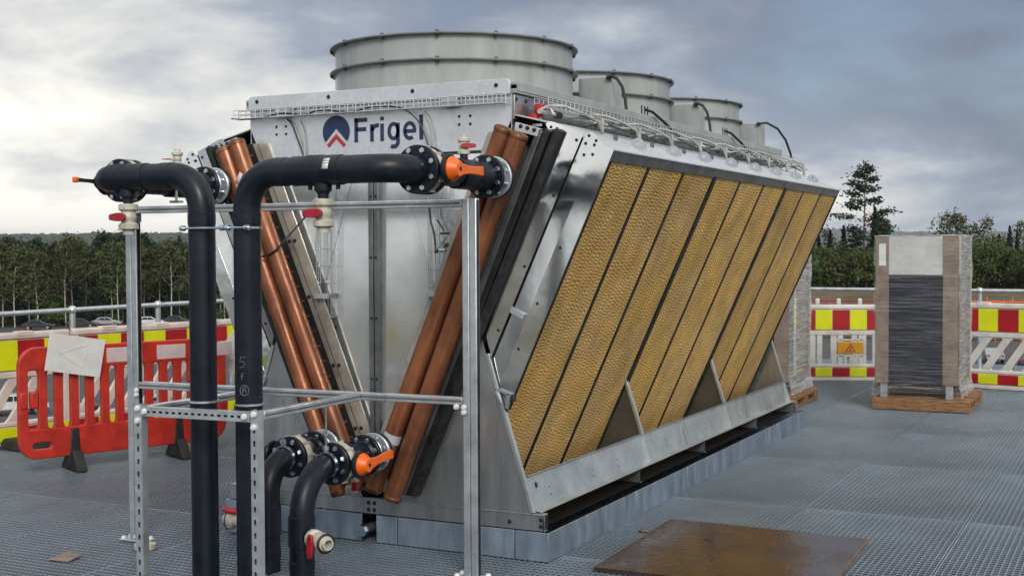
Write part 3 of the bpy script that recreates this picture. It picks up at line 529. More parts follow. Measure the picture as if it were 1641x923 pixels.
def cable(pts, r=.006, m_='cable_black'):
    # smooth the polyline once (Chaikin) so that it hangs
    P = [V(p) for p in pts]
    for _ in range(2):
        Q = [P[0]]
        for a, b in zip(P, P[1:]): Q += [a*.75+b*.25, a*.25+b*.75]
        P = Q+[P[-1]]
    return build(MB().tube(P, r, 7), 'cable', m_, cu)
cable([U(-.99, -.05, 2.49), U(-.80, -.05, 2.475), U(-.62, -.05, 2.51), U(-.45, -.05, 2.48), U(-.35, -.05, 2.515), U(-.12, -.05, 2.48), U(.0, -.05, 2.51), U(.15, -.05, 2.505), U(.25, -.05, 2.48), U(.325, -.02, 2.40), U(.38, -.02, 2.25), U(.40, -.02, 2.1)], .005)
cable([U(-.60, -.02, 2.47), U(-.56, -.02, 2.44), U(-.53, -.02, 2.36), U(-.48, -.02, 2.25), U(-.46, -.02, 2.15)], .005); cable([U(-.52, -.02, 2.46), U(-.49, -.02, 2.40), U(-.475, -.02, 2.30), U(-.47, -.02, 2.1)], .006, 'hose_grey')
cable([U(.32, -.02, 2.48), U(.375, -.02, 2.43), U(.40, -.02, 2.32), U(.405, -.02, 2.2)], .004, 'hose_grey')
cable([U(.38, -.03, 1.95), U(.385, -.03, 1.86), U(.42, -.05, 1.80), U(.45, -.08, 1.70), U(.49, -.16, 1.67), U(.53, -.18, 1.70)], .006); cable([U(.43, -.03, 1.86), U(.47, -.05, 1.82), U(.52, -.12, 1.80)], .005)
cable([U(-.42, -.02, 1.95), U(-.46, -.05, 1.88), U(-.52, -.12, 1.78), U(-.58, -.18, 1.68), U(-.68, -.19, 1.65), U(-.80, -.185, 1.66), U(-.82, -.18, 1.72)], .006)
for (uu, zz) in ((-.755, 1.70), (.555, 1.72)): build(MB().cyl(U(uu, -.20, zz), U(uu, -.15, zz), .018, 10).cyl(U(uu, -.20, zz), U(uu+.03, -.20, zz+.045), .007, 8).cyl(U(uu-.02, -.19, zz-.03), U(uu+.02, -.19, zz-.03), .010, 8), 'sensor_tap', 'bolt_zinc', cu)
build(MB().b2(U(.555, -.215, 1.775), U(.605, -.20, 1.787)), 'sensor_tap', 'leaf_young', cu)
# spray water pipe, hoses, lugs and couplings along the eaves
LUG = plate_mesh('lifting_lug', [[(-.055, 0), (.055, 0), (.055, .022), (.025, .062), (0, .07), (-.025, .062), (-.055, .022)], circ(0, .04, .012, 10)], .004, 'galvanised')
for s in (1, -1):
    wp = build(MB().cyl(U(s*.975, .16, 2.452), U(s*.975, UL-.05, 2.452), .014, 12), 'spray_pipe', 'hose_grey', cu)
    for q in ((.24, 2.468, 0), (.21, 2.412, -.025)):
        h = build(MB().prism([U(s*.93+q[2], q[0]-.05, q[1]-.03), U(s*.93+q[2], q[0]+.035, q[1]-.03), U(s*.93+q[2], q[0]+.06, q[1]-.01), U(s*.93+q[2], q[0]+.06, q[1]+.012), U(s*.93+q[2], q[0]+.03, q[1]+.03), U(s*.93+q[2], q[0]-.05, q[1]+.03), U(s*.93+q[2], q[0]-.065, q[1])], (s*.05, 0, 0)), 'red_coupling', 'red_plastic', cu, bevel=.006)
        build(MB().cyl(U(s*.98+q[2], q[0]-.01, q[1]), U(s*.99+q[2], q[0]-.01, q[1]), .014, 10), 'bolt_head', 'bolt_zinc', h)
    build(MB().b2(U(s*.93, .16, 2.37), U(s*.99, .2, 2.385)), 'coupling_stub', 'bolt_zinc', cu)
    for k in range(9):
        y0 = .12+k*.60; j = random.uniform(-.04, .04)
        hs = [U(s*.975, y0+.05, 2.46), U(s*1.0, y0+.10, 2.50+j*.4), U(s*1.06, y0+.22+j, 2.49), U(s*1.12, y0+.36+j, 2.455), U(s*1.15, y0+.46, 2.42), U(s*1.16, y0+.50, 2.36)]
        build(MB().tube(hs, .0075, 8), 'hose', 'hose_grey', wp)
        build(MB().tube([U(s*1.16, y0+.50, 2.355), U(s*1.145, y0+.52, 2.43), U(s*1.05, y0+.66, 2.45), U(s*.985, y0+.72, 2.455)], .0065, 8), 'hose', 'hose_grey', wp)
        build(MB().cyl(U(s*1.155, y0+.505, 2.33), U(s*1.158, y0+.505, 2.44), .010, 8).cyl(U(s*1.12, y0+.505, 2.425), U(s*1.19, y0+.505, 2.405), .008, 8), 'tee', 'hose_grey', wp)
        build(MB().cyl(U(s*.975, y0+.24, 2.452), U(s*.975, y0+.31, 2.452), .020, 10), 'clamp', 'black_rubber', wp)
        build(MB().tube([U(s*.975, y0+.11, 2.44), U(s*1.0, y0+.11, 2.49), U(s*1.02, y0+.13, 2.44)], .008, 8), 'pipe_clip', 'white_cap', wp)
        build(MB().b2(U(s*1.23, y0+.49, 2.315), U(s*1.25, y0+.51, 2.345)), 'nozzle_block', 'frame_grey', wp)
        if k: place(LUG, 'lifting_lug', cu, U(s*1.37, .03+k*.60, 2.255), rot=M4(((1, 0, 0), (0, 0, -1), (0, 1, 0))))
    rw = random.Random(5+s)
    for q in range(7):   # loose cables strung along the eaves
        P_ = []; yy = .3+rw.uniform(0, .5)
        while yy < UL-.1: P_.append(U(s*(.99+.05*q/2+rw.uniform(-.03, .03)), yy, 2.445-.05*q/2*.42+rw.uniform(.0, .045))); yy += rw.uniform(.14, .26)
        build(MB().tube(P_, .0045 if q % 2 else .006, 6), 'cable', ('cable_black', 'hose_grey', 'frame_grey')[q % 3], wp)
    build(MB().tube([U(s*.97, UL-.3, 2.46), U(s*1.05, UL-.15, 2.50), U(s*1.12, UL-.02, 2.46), U(s*1.13, UL, 2.36)], .010, 8), 'hose', 'hose_grey', wp)
# maker's mark on the front panel: navy disc cut by a chevron, red chevron, six letters
def flat(polys, name, m_, y):
    mb = MB()
    for p in polys: mb.prism([V((x_, y, z_)) for x_, z_ in p], (0, .0015, 0))
    return build(mb, name, m_, pn, smooth=False)
lc, lz, lr = -1.360, 2.382, .0945
def chev(z):  return z
pts = []; cx_, apex = lc, lz+.012
for i in range(49):
    a = R(-38+256*i/48); pts.append((lc+lr*math.cos(a), lz+lr*math.sin(a)))
flat([pts+[(lc, lz+.018)]], 'emblem_disc', 'navy', -.0065)
t_ = .026
flat([[(lc, lz-.012), (lc+.066, lz-.075), (lc+.052, lz-.092), (lc, lz-.043)], [(lc, lz-.012), (lc, lz-.043), (lc-.052, lz-.092), (lc-.066, lz-.075)]], 'emblem_chevron', 'logo_red', -.0065)
def stroke(path, wd):
    P = [np.array(p, float) for p in path]; L_, R_ = [], []
    for i, p in enumerate(P):
        d0 = P[i]-P[i-1] if i else P[1]-P[0]; d1 = P[i+1]-P[i] if i < len(P)-1 else d0
        d0 = d0/np.linalg.norm(d0); d1 = d1/np.linalg.norm(d1); n0 = np.array((-d0[1], d0[0])); n1 = np.array((-d1[1], d1[0])); m_ = n0+n1; m_ = m_/np.linalg.norm(m_); k = 1/max(.5, m_@n0)
        L_.append(p+m_*wd/2*k); R_.append(p-m_*wd/2*k)
    return [[tuple(L_[i]), tuple(L_[i+1]), tuple(R_[i+1]), tuple(R_[i])] for i in range(len(P)-1)]
def el(cx, cz, rx, rz, a0, a1, n=14): return [(cx+rx*math.cos(R(a0+(a1-a0)*i/n)), cz+rz*math.sin(R(a0+(a1-a0)*i/n))) for i in range(n+1)]
bz, xh, ch, sw = 2.314, .100, .139, .0235
flat(stroke([(-1.221, bz), (-1.221, bz+ch)], sw)+stroke([(-1.23, bz+ch-sw/2), (-1.145, bz+ch-sw/2)], sw)+stroke([(-1.22, bz+.074), (-1.152, bz+.074)], sw), 'letter', 'navy', -.0065)
flat(stroke([(-1.113, bz), (-1.113, bz+xh)], sw)+stroke(el(-1.075, bz+xh-.042, .036, .034, 175, 75), sw), 'letter', 'navy', -.0065)
flat(stroke([(-1.044, bz), (-1.044, bz+xh)], sw)+stroke([(-1.044, bz+xh+.018), (-1.044, bz+xh+.040)], sw), 'letter', 'navy', -.0065)
flat(stroke(el(-.967, bz+xh/2+.004, .030, .042, 0, 360, 26), sw-.002)+stroke([(-.938, bz+xh), (-.938, bz-.010)]+el(-.968, bz-.008, .030, .026, 0, -125, 10)[1:], sw), 'letter', 'navy', -.0065)
flat(stroke([(-.892, bz+xh/2), (-.828, bz+xh/2)]+el(-.860, bz+xh/2+.002, .033, .043, 0, 305, 26)[1:], sw-.002), 'letter', 'navy', -.0065)
flat(stroke([(-.784, bz-.002), (-.784, bz+ch)], sw), 'letter', 'navy', -.0065)
# ------------------------------------------------------------------ black pipes with flanges and valves
PR = .067
def flange(par, p, ax, thick, Rf=.116, m_='pipe_black', nb=8, bolts=1, ri=None):
    p, ax = V(p), V(ax); o = build(MB().lathe([(.0001, 0), (Rf-.004, 0), (Rf, .004), (Rf, thick-.004), (Rf-.004, thick), (.0001, thick)], p, ax, 40), 'flange', m_, par)
    if bolts:
        a = V((0, 0, 1)); b_ = ax.cross(a).normalized()
        for j in range(nb):
            t = 2*math.pi*(j+.5)/nb; q = p+(a*math.cos(t)+b_*math.sin(t))*(Rf-.022)
            bo = place(BOLT, 'bolt', o, q-ax*.001 if bolts > 0 else q+ax*(thick+.001), -ax if bolts > 0 else ax); bo.scale = (1.25, 1.25, 1.3)
    return o
def ring(par, p, ax, r, ln, m_='pipe_black', name='coupler'): p, ax = V(p), V(ax); return build(MB().lathe([(r-.004, 0), (r, .003), (r, ln-.003), (r-.004, ln)], p, ax, 32), name, m_, par)
def butterfly(par, x, y0, z, side, lever, ring_m='cream_plastic'):
    """wafer valve between flanges at y0.., handle on the given x side, lever vector"""
    vb = build(MB().lathe([(.0001, 0), (.104, 0), (.110, .008), (.110, .047), (.104, .055), (.0001, .055)], (x, y0, z), (0, 1, 0), 40), 'valve_body', ring_m, par)
    for j in range(10):
        t = 2*math.pi*(j+.2)/10; build(MB().box((x+.111*math.cos(t), y0+.028, z+.111*math.sin(t)), (.012, .05, .012)), 'valve_lug', ring_m, vb)
    yc = y0+.028; sx = V((side, 0, 0)); c = V((x, yc, z))
    build(MB().cyl(c+sx*.09, c+sx*.135, .034, 16).lathe([(.0001, .135), (.070, .135), (.074, .140), (.074, .150), (.068, .155), (.0001, .155)], c, sx, 28), 'valve_plate', 'pipe_black', vb)
    lv = V(lever).normalized(); up = sx.cross(lv)
    hd = MB().lathe([(.058, .155), (.060, .162), (.052, .180), (.040, .196), (.036, .205), (.0001, .205)], c, sx, 24)
    prof = [(.0, .030), (.05, .026), (.09, .019), (.16, .019), (.235, .024), (.243, .018)]
    prof = prof if side > 0 else [(a*.78, h*.5) for a, h in prof]
    k = [c+lv*a+up*h+sx*.176 for a, h in prof]+[c+lv*a-up*h+sx*.176 for a, h in prof[::-1]]
    hd.prism(k, sx*.024); h = build(hd, 'lever_handle', 'orange_plastic' if side > 0 else 'black_rubber', vb, bevel=.003)
    if side < 0: build(MB().beam(c+lv*.165+sx*.188, c+lv*.193+sx*.188, .026, .030), 'lever_tip', 'orange_plastic', h, bevel=.006)
    build(MB().lathe([(.0001, .2065), (.012, .2065), (.013, .204)], c, sx, 6), 'spindle', 'black_rubber', vb); return vb
def ball_valve(par, p, d, stem, lever, k=1., stub=.06, open_end=False):
    p, d, stem, lever = V(p), V(d).normalized(), V(stem).normalized(), V(lever).normalized()
    build(MB().cyl(p-d*.02, p+d*(stub+.01), .030*k, 20).lathe([(.034*k, 0), (.038*k, .006), (.038*k, .02), (.034*k, .026)], p, d, 20), 'stub', 'pipe_black', par)
    q = p+d*stub; s_ = k
    prof = [(.0001, 0), (.050, 0), (.056, .006), (.057, .034), (.052, .040), (.042, .046), (.042, .062), (.046, .068), (.046, .092), (.042, .098), (.042, .112), (.052, .118), (.057, .124), (.056, .15), (.050, .156), (.036, .158), (.034, .175), (.034, .185)]
    prof = [(r*s_, h*s_) for r, h in prof]+([(.026*s_, .185*s_), (.026*s_, .12*s_), (.0001, .12*s_)] if open_end else [(.0001, .185*s_)])
    v = build(MB().lathe(prof, q, d, 28), 'ball_valve', 'cream_plastic', par)
    for n0 in (.003, .121):
        for j in range(12):
            t = 2*math.pi*j/12; a = d.orthogonal().normalized(); b_ = d.cross(a); build(MB().beam(q+d*(n0+.006)*s_+(a*math.cos(t)+b_*math.sin(t))*.057*s_, q+d*(n0+.028)*s_+(a*math.cos(t)+b_*math.sin(t))*.057*s_, .007*s_, .005*s_, a*math.cos(t)+b_*math.sin(t)), 'grip_rib', 'cream_plastic', v) if j % 2 == 0 else None
    c = q+d*.080*s_; build(MB().cyl(c, c+stem*.062*s_, .018*s_, 12), 'stem', 'cream_plastic', v)
    up = stem.cross(lever); pr = [(-.05, .010), (-.03, .022), (.0, .026), (.04, .024), (.085, .017), (.09, .011)]
    kk = [c+(lever*a+up*h)*s_+stem*.058*s_ for a, h in pr]+[c+(lever*a-up*h)*s_+stem*.058*s_ for a, h in pr[::-1]]
    build(MB().prism(kk, stem*.017*s_), 'lever_handle', 'red_plastic', v, bevel=.003)
    if open_end: build(MB().lathe([(.058*s_, .150*s_), (.060*s_, .156*s_), (.052*s_, .162*s_), (.044*s_, .158*s_)], q, d, 24), 'seal_ring', 'black_rubber', v)
    return v
def sticker(par, c, nrm, up, wd, h, m_='sticker_white', r=PR):
    c, nrm, up = V(c), V(nrm).normalized(), V(up).normalized(); sd = up.cross(nrm); mb = MB(); n = 5; vs = []
    for i in range(n+1):   # patch curved round the pipe, axis along up
        a = (i/n-.5)*wd/r; vs += [c+(nrm*math.cos(a)+sd*math.sin(a))*(r+.0012)+up*h/2, c+(nrm*math.cos(a)+sd*math.sin(a))*(r+.0012)-up*h/2]
    return build(mb.add(vs, [(2*i, 2*i+1, 2*i+3, 2*i+2) for i in range(n)]), 'sticker', m_, par, solid=.001)
HZ = 2.072
def high_pipe(label, x0, xr, sgn):
    y0 = -1.2; t = thing('black_pipe', label, 'pipe', (x0, y0, 0)); b = .175
    path = [V((x0, y0, -.02)), V((x0, y0, 1.0))]+arc((x0, y0, HZ), (0, 0, -1), (sgn, 0, 0), b, 12)+arc((xr, y0, HZ), (-sgn, 0, 0), (0, 1, 0), .16, 10)+[V((xr, -1.02, HZ))]
    build(MB().tube(path, PR, 36), 'pipe', 'pipe_black', t, ang=60)
    ring(t, (x0, y0, HZ-b-.075), (0, 0, 1), PR+.0025, .06); ring(t, (x0+sgn*(b+.0), y0, HZ), (sgn, 0, 0), PR+.003, .075)
    flange(t, (xr, -1.035, HZ), (0, 1, 0), .030); butterfly(t, xr, -1.003, HZ, 1 if sgn > 0 else -1, (0, 1, .0) if sgn > 0 else (0, -1, .02)); flange(t, (xr, -.946, HZ), (0, 1, 0), .028, bolts=0)
    build(MB().lathe([(PR+.012, -.918), (PR+.003, -.88), (PR, -.87), (PR, -.40), (PR+.01, -.385), (PR+.012, -.355)], (xr, 0, HZ), (0, 1, 0), 36), 'spool', 'pipe_black', t)
    build(MB().lathe([(.074, -.66), (.077, -.655), (.077, -.48), (.074, -.475)], (xr, 0, HZ), (0, 1, 0), 36), 'tee', 'pipe_black', t)
    flange(t, (xr, -.358, HZ), (0, 1, 0), .026, .112); flange(t, (xr, -.330, HZ), (0, 1, 0), .010, .108, 'bolt_zinc', bolts=0); flange(t, (xr, -.262, HZ), (0, 1, 0), .016, .110, 'galvanised'); flange(t, (xr, -.244, HZ), (0, 1, 0), .022, .112)
    for j in range(8):
        a = 2*math.pi*(j+.5)/8; q = V((xr+.09*math.sin(a), 0, HZ+.09*math.cos(a))); build(MB().cyl(q+V((0, -.33, 0)), q+V((0, -.24, 0)), .007, 8), 'stud', 'bolt_zinc', t)
    build(MB().cyl((xr, -.33, HZ), (xr, -.15, HZ), .052, 24), 'pipe_neck', 'galvanised', t)
    ball_valve(t, (xr, -.57, HZ+.07), (0, 0, 1), (.75, -.66, 0) if sgn > 0 else (-.75, -.66, 0), (.85, .5, 0) if sgn > 0 else (-.9, -.4, 0), .54, .028)
    return t
pB = high_pipe('black pipe bending right to the right copper headers, chalk marks on its upright', -1.068, -.2, 1)
pA = high_pipe('black pipe bending left to the left copper headers, leftmost of the uprights', -1.352, -2.06, -1)
# couplers, drain tees and stickers on the two high runs
for t, xs, xd, sg in ((pB, (-.78, -.50), -.615, 1), (pA, (-1.95, -1.70), -1.835, -1)):
    ring(t, (min(xs), -1.2, HZ), (1, 0, 0), PR+.005, abs(xs[1]-xs[0])); 
    for j in range(4): ring(t, (xd-.07+j*.022, -1.2, HZ), (1, 0, 0), PR+.0075, .008)
    ring(t, (xd, -1.2, HZ-.10), (0, 0, 1), .042, .05)
    for dx_ in (-.075, .085): build(MB().cyl((xd+dx_, -1.2, HZ-.062), (xd+dx_, -1.2, HZ-.092), .011, 10), 'fusion_terminal', 'pipe_black', t)
    ball_valve(t, (xd, -1.2, HZ-.085), (0, 0, -1), (-.12, -1, 0), (-1, .12, 0), .86, .05 if sg > 0 else .05)
sticker(pB, (-.865, -1.2, HZ), (.3, -1, .35), (1, 0, 0), .05, .04, 'sign_back'); sticker(pB, (-.575, -1.2, HZ), (.3, -1, .45), (1, 0, 0), .06, .035, 'sign_back', PR+.006); sticker(pB, (-1.068, -1.2, 1.86), (.35, -1, 0), (0, 0, 1), .045, .025, 'sign_back')
sticker(pB, (-1.045, -1.2, 2.03), (-.25, -1, .2), (.5, 0, .85), .03, .06, 'reflex_pink', PR+.004)
# chalk writing, strokes laid on the curved upright
def chalk(par, cx, cy, strokes, z0, hgt, a0):
    mb = MB()
    for st_ in strokes:
        P = []
        for (u_, v_) in st_:
            a = a0+u_*hgt/PR; P.append(V((cx+math.sin(a)*(PR+.001), cy-math.cos(a)*(PR+.001), z0+v_*hgt)))
        mb.tube(P, .0014, 5)
    build(mb, 'chalk_writing', 'chalk', par)
five = [[(.55, 1), (.05, 1), (.0, .55), (.35, .6), (.5, .35), (.35, .05), (.0, .0)]]
eff = [[(0, 0), (.0, .8)], [(0, .8), (.4, .85)], [(0, .45), (.3, .45)]]
abox = [[(.1, 0), (.15, .6), (.4, .65), (.45, .05)], [(.12, .32), (.43, .32)], el(.28, .3, .48, .55, 20, 380, 18)]
chalk(pB, -1.068, -1.2, five, 1.125, .050, .02); chalk(pB, -1.068, -1.2, eff, 1.068, .034, .14); chalk(pB, -1.068, -1.2, abox, 1.000, .046, .14)
LZ = .575
def low_pipe(label, x0, y0, xr, yf, hub, dr):
    t = thing('black_pipe', label, 'pipe', (x0, y0, 0)); b = yf-y0-.01; r_ = .063
    path = [V((x0, y0, -.02)), V((x0, y0, .3))]+arc((x0, y0, LZ), (0, 0, -1), ((xr-x0)*.0, 1, 0), b, 12)+[V((xr, yf, LZ))]
    build(MB().tube(path, r_, 36), 'pipe', 'pipe_black', t, ang=60)
    ring(t, (x0, y0, .19), (0, 0, 1), r_+.006, .16); ring(t, (x0, y0, .07), (0, 0, 1), r_+.003, .05)
    flange(t, (xr, yf, LZ), (0, 1, 0), .028, .112)
    if hub: butterfly(t, xr, yf+.030, LZ, 1, (0, 1, .10))
    else: butterfly(t, xr, yf+.030, LZ, -1, (0, 1, .10))
    flange(t, (xr, yf+.087, LZ), (0, 1, 0), .026, .110, bolts=0); build(MB().lathe([(.082, yf+.11), (.07, yf+.13), (.07, -.41), (.082, -.40)], (xr, 0, LZ), (0, 1, 0), 32), 'spool', 'pipe_black', t)
    flange(t, (xr, -.400, LZ), (0, 1, 0), .026, .112); flange(t, (xr, -.372, LZ), (0, 1, 0), .010, .108, 'bolt_zinc', bolts=0); flange(t, (xr, -.300, LZ), (0, 1, 0), .016, .110, 'galvanised'); flange(t, (xr, -.282, LZ), (0, 1, 0), .022, .112)
    for j in range(8):
        a = 2*math.pi*(j+.5)/8; q = V((xr+.09*math.sin(a), 0, LZ+.09*math.cos(a))); build(MB().cyl(q+V((0, -.37, 0)), q+V((0, -.28, 0)), .007, 8), 'stud', 'bolt_zinc', t)
    build(MB().cyl((xr, -.37, LZ), (xr, -.15, LZ), .052, 24), 'pipe_neck', 'galvanised', t)
    ball_valve(t, V((x0, y0, .255))+V(dr).normalized()*.058, dr, (-.3, -1, 0) if hub else (0, -.4, 1), (-.05, 0, -1) if hub else (-.9, -.3, .1), .86, .05, open_end=True)
    # clamp round the bend and the threaded rod that hangs it from the frame
    a = R(45); c = V((x0, y0+b-b*math.cos(a), LZ-b+b*math.sin(a))); 
    cl = build(MB().lathe([(r_+.001, -.012), (r_+.006, -.012), (r_+.006, .012), (r_+.001, .012)], V((xr, yf-.04, LZ)), (0, 1, 0), 28), 'pipe_clamp', 'bolt_zinc', t)
    build(MB().cyl((xr, yf-.04, LZ+.065), (xr, yf-.04, .90), .0055, 8).cyl((xr, yf-.04, LZ+.07), (xr, yf-.04, LZ+.10), .014, 6), 'threaded_rod', 'bolt_zinc', cl)
    return t
pD = low_pipe('short black pipe with orange lever bending in low beside the perforated post', -.945, -.945, -.935, -.70, True, (.9, -.42, -.02))
pC = low_pipe('low black pipe half hidden behind the chalk marked upright', -1.268, -.80, -1.268, -.62, False, (-1, -.1, 0))
build(MB().cyl((-1.02, -.33, .50), (-1.02, -.36, .36), .022, 12).cyl((-1.02, -.36, .37), (-1.06, -.37, .37), .03, 12), 'drain_tap', 'cream_plastic', pD); build(MB().box((-.99, -.39, .40), (.03, .03, .045)), 'drain_tap', 'red_plastic', pD)
# ------------------------------------------------------------------ steel support frame
fr = thing('support_frame', 'galvanised steel strut frame holding up the black pipes', 'frame', (-1.3, -.55, 0))
def slotted(name, p0, ln, wd, ldir, wdir, slot, pitch, sw_):
    ld, wv = V(ldir), V(wdir); n_ = wv.cross(ld); loops = [[(-wd/2, 0), (wd/2, 0), (wd/2, ln), (-wd/2, ln)]]; k = int((ln-.03)/pitch)
    for i in range(k):
        c = .03+i*pitch; loops.append(rrect(-sw_/2, c, sw_/2, c+slot, sw_*.49, 4))
    me = plate_mesh(name, loops, .0035, 'galvanised'); o = link(name, me, fr)
    o.matrix_local = M4.Translation(V(p0)-OFF[fr]) @ M4(((wv.x, ld.x, n_.x), (wv.y, ld.y, n_.y), (wv.z, ld.z, n_.z))).to_4x4(); return o
CAPB = to_mesh('cap_bolt', *(lambda m_: (m_.v, m_.f))(MB().lathe([(.0001, .016), (.012, .014), (.0165, .006), (.0165, 0)], (0, 0, 0), n=12)), 'white_cap')
def rear_post(x, y, z1):
    mb = MB().b2((x-.041, y-.02, .012), (x-.002, y+.02, z1)).b2((x+.002, y-.02, .012), (x+.041, y+.02, z1)).b2((x-.004, y-.012, .012), (x+.004, y+.012, z1))
    o = build(mb, 'post', 'galvanised', fr, bevel=.006)
    build(MB().b2((x+.0415, y-.012, .02), (x+.0425, y+.012, z1-.01)).b2((x-.0425, y-.012, .02), (x-.0415, y+.012, z1-.01)), 'slot', 'black_steel', o)
    bp = build(MB().b2((x-.10, y-.05, .002), (x+.10, y+.05, .012)), 'base_plate', 'galvanised', o, bevel=.002)
    for dx_, dy_ in ((-.075, -.03), (-.075, .03), (.075, -.03), (.075, .03)): place(CAPB, 'cap_bolt', bp, (x+dx_, y+dy_, .012), (0, 0, 1))
    return o
rear_post(-2.395, -.575, 1.86); rear_post(-.215, -.475, 1.955)
def bar(p0, p1, h=.041, wd=.041, **k):
    p0, p1 = V(p0), V(p1); o = build(MB().beam(p0, p1, wd, h), 'cross_bar', 'galvanised', fr, bevel=.004); d = (p1-p0).normalized(); sd = d.cross(V((0, 0, 1))).normalized()
    build(MB().beam(p0+sd*(wd/2+.0005)+d*.005, p1+sd*(wd/2+.0005)-d*.005, .001, .010), 'slot', 'frame_grey', o); return o
bar((-2.355, -.575, 1.93), (-.257, -.48, 1.93)); bar((-2.44, -.575, 1.885), (-2.35, -.575, 1.885), .05, .05)
bar((-2.35, -.575, .915), (-.26, -.475, .915))
fx0, fy0, fx1, fy1 = -1.530, -1.455, -.860, -1.405
bar((fx0+.02, fy0+.03, .915), (fx0+.02, -.56, .915)); bar((fx1+.0, fy1+.03, .915), (fx1-.02, -.53, .915))
for (x, y) in ((fx0, fy0), (fx1, fy1)):
    slotted('perforated_post', (x, y-.0205, 0), .945, .041, (0, 0, 1), (1, 0, 0), .028, .062, .014)
    q = build(MB().b2((x+.0185, y-.018, 0), (x+.0225, y+.021, .945)).b2((x-.0205, y-.018, 0), (x-.0175, y+.021, .945)), 'post_flange', 'galvanised', fr)
    build(MB().b2((x-.017, y+.010, 0), (x+.018, y+.012, .94)), 'post_core', 'black_steel', q)
    for z_ in (.925, .865): place(CAPB, 'cap_bolt', q, (x, y-.0225, z_), (0, -1, 0))
fb = slotted('perforated_bar', (fx0+.022, fy0-.022, .912), fx1-fx0-.044, .046, (1, (fy1-fy0)/(fx1-fx0), 0), (0, 0, -1), .022, .0375, .011)
build(MB().beam((fx0+.02, fy0-.006, .934), (fx1-.02, fy1-.006, .934), .036, .003), 'bar_flange', 'galvanised', fr); build(MB().beam((fx0+.02, fy0+.02, .912), (fx1-.02, fy1+.02, .912), .003, .044), 'bar_core', 'black_steel', fr)
for s_, x in ((1, fx0+.045), (1, fx1-.05)): place(CAPB, 'cap_bolt', fr, (x, fy0-.026+(x-fx0)*.075, .912), (0, -1, 0))
for (x, z_) in ((-.245, .885), (-.245, .86), (-.29, .886), (-2.36, .885), (-2.36, .86)): place(CAPB, 'cap_bolt', fr, (x, -.50 if x > -1 else -.60, z_), (0, -1, 0))
# clamps tying the uprights together high up and at the perforated bar
for z_, nm in ((1.805, 'clamp'), (.940, 'clamp')):
    for x in (-1.352, -1.068): build(MB().lathe([(PR+.001, -.005), (PR+.007, -.005), (PR+.007, .005), (PR+.001, .005)], (x, -1.2, z_), (0, 0, 1), 32), 'pipe_clamp', 'bolt_zinc' if z_ > 1 else 'galvanised', fr)
build(MB().cyl((-1.43, -1.275, 1.805), (-.985, -1.275, 1.805), .006, 8), 'tie_rod', 'bolt_zinc', fr)
for x in (-1.41, -1.16, -1.13, -1.01): build(MB().cyl((x-.012, -1.275, 1.805), (x+.012, -1.275, 1.805), .014, 8), 'nut', 'bolt_zinc', fr)
build(MB().tube([(-1.69, -1.0, 1.955), (-1.69, -1.0, 2.01)], .007, 8).b2((-1.72, -1.02, 1.945), (-1.66, -.98, 1.957)), 'rod_hanger', 'galvanised', fr)
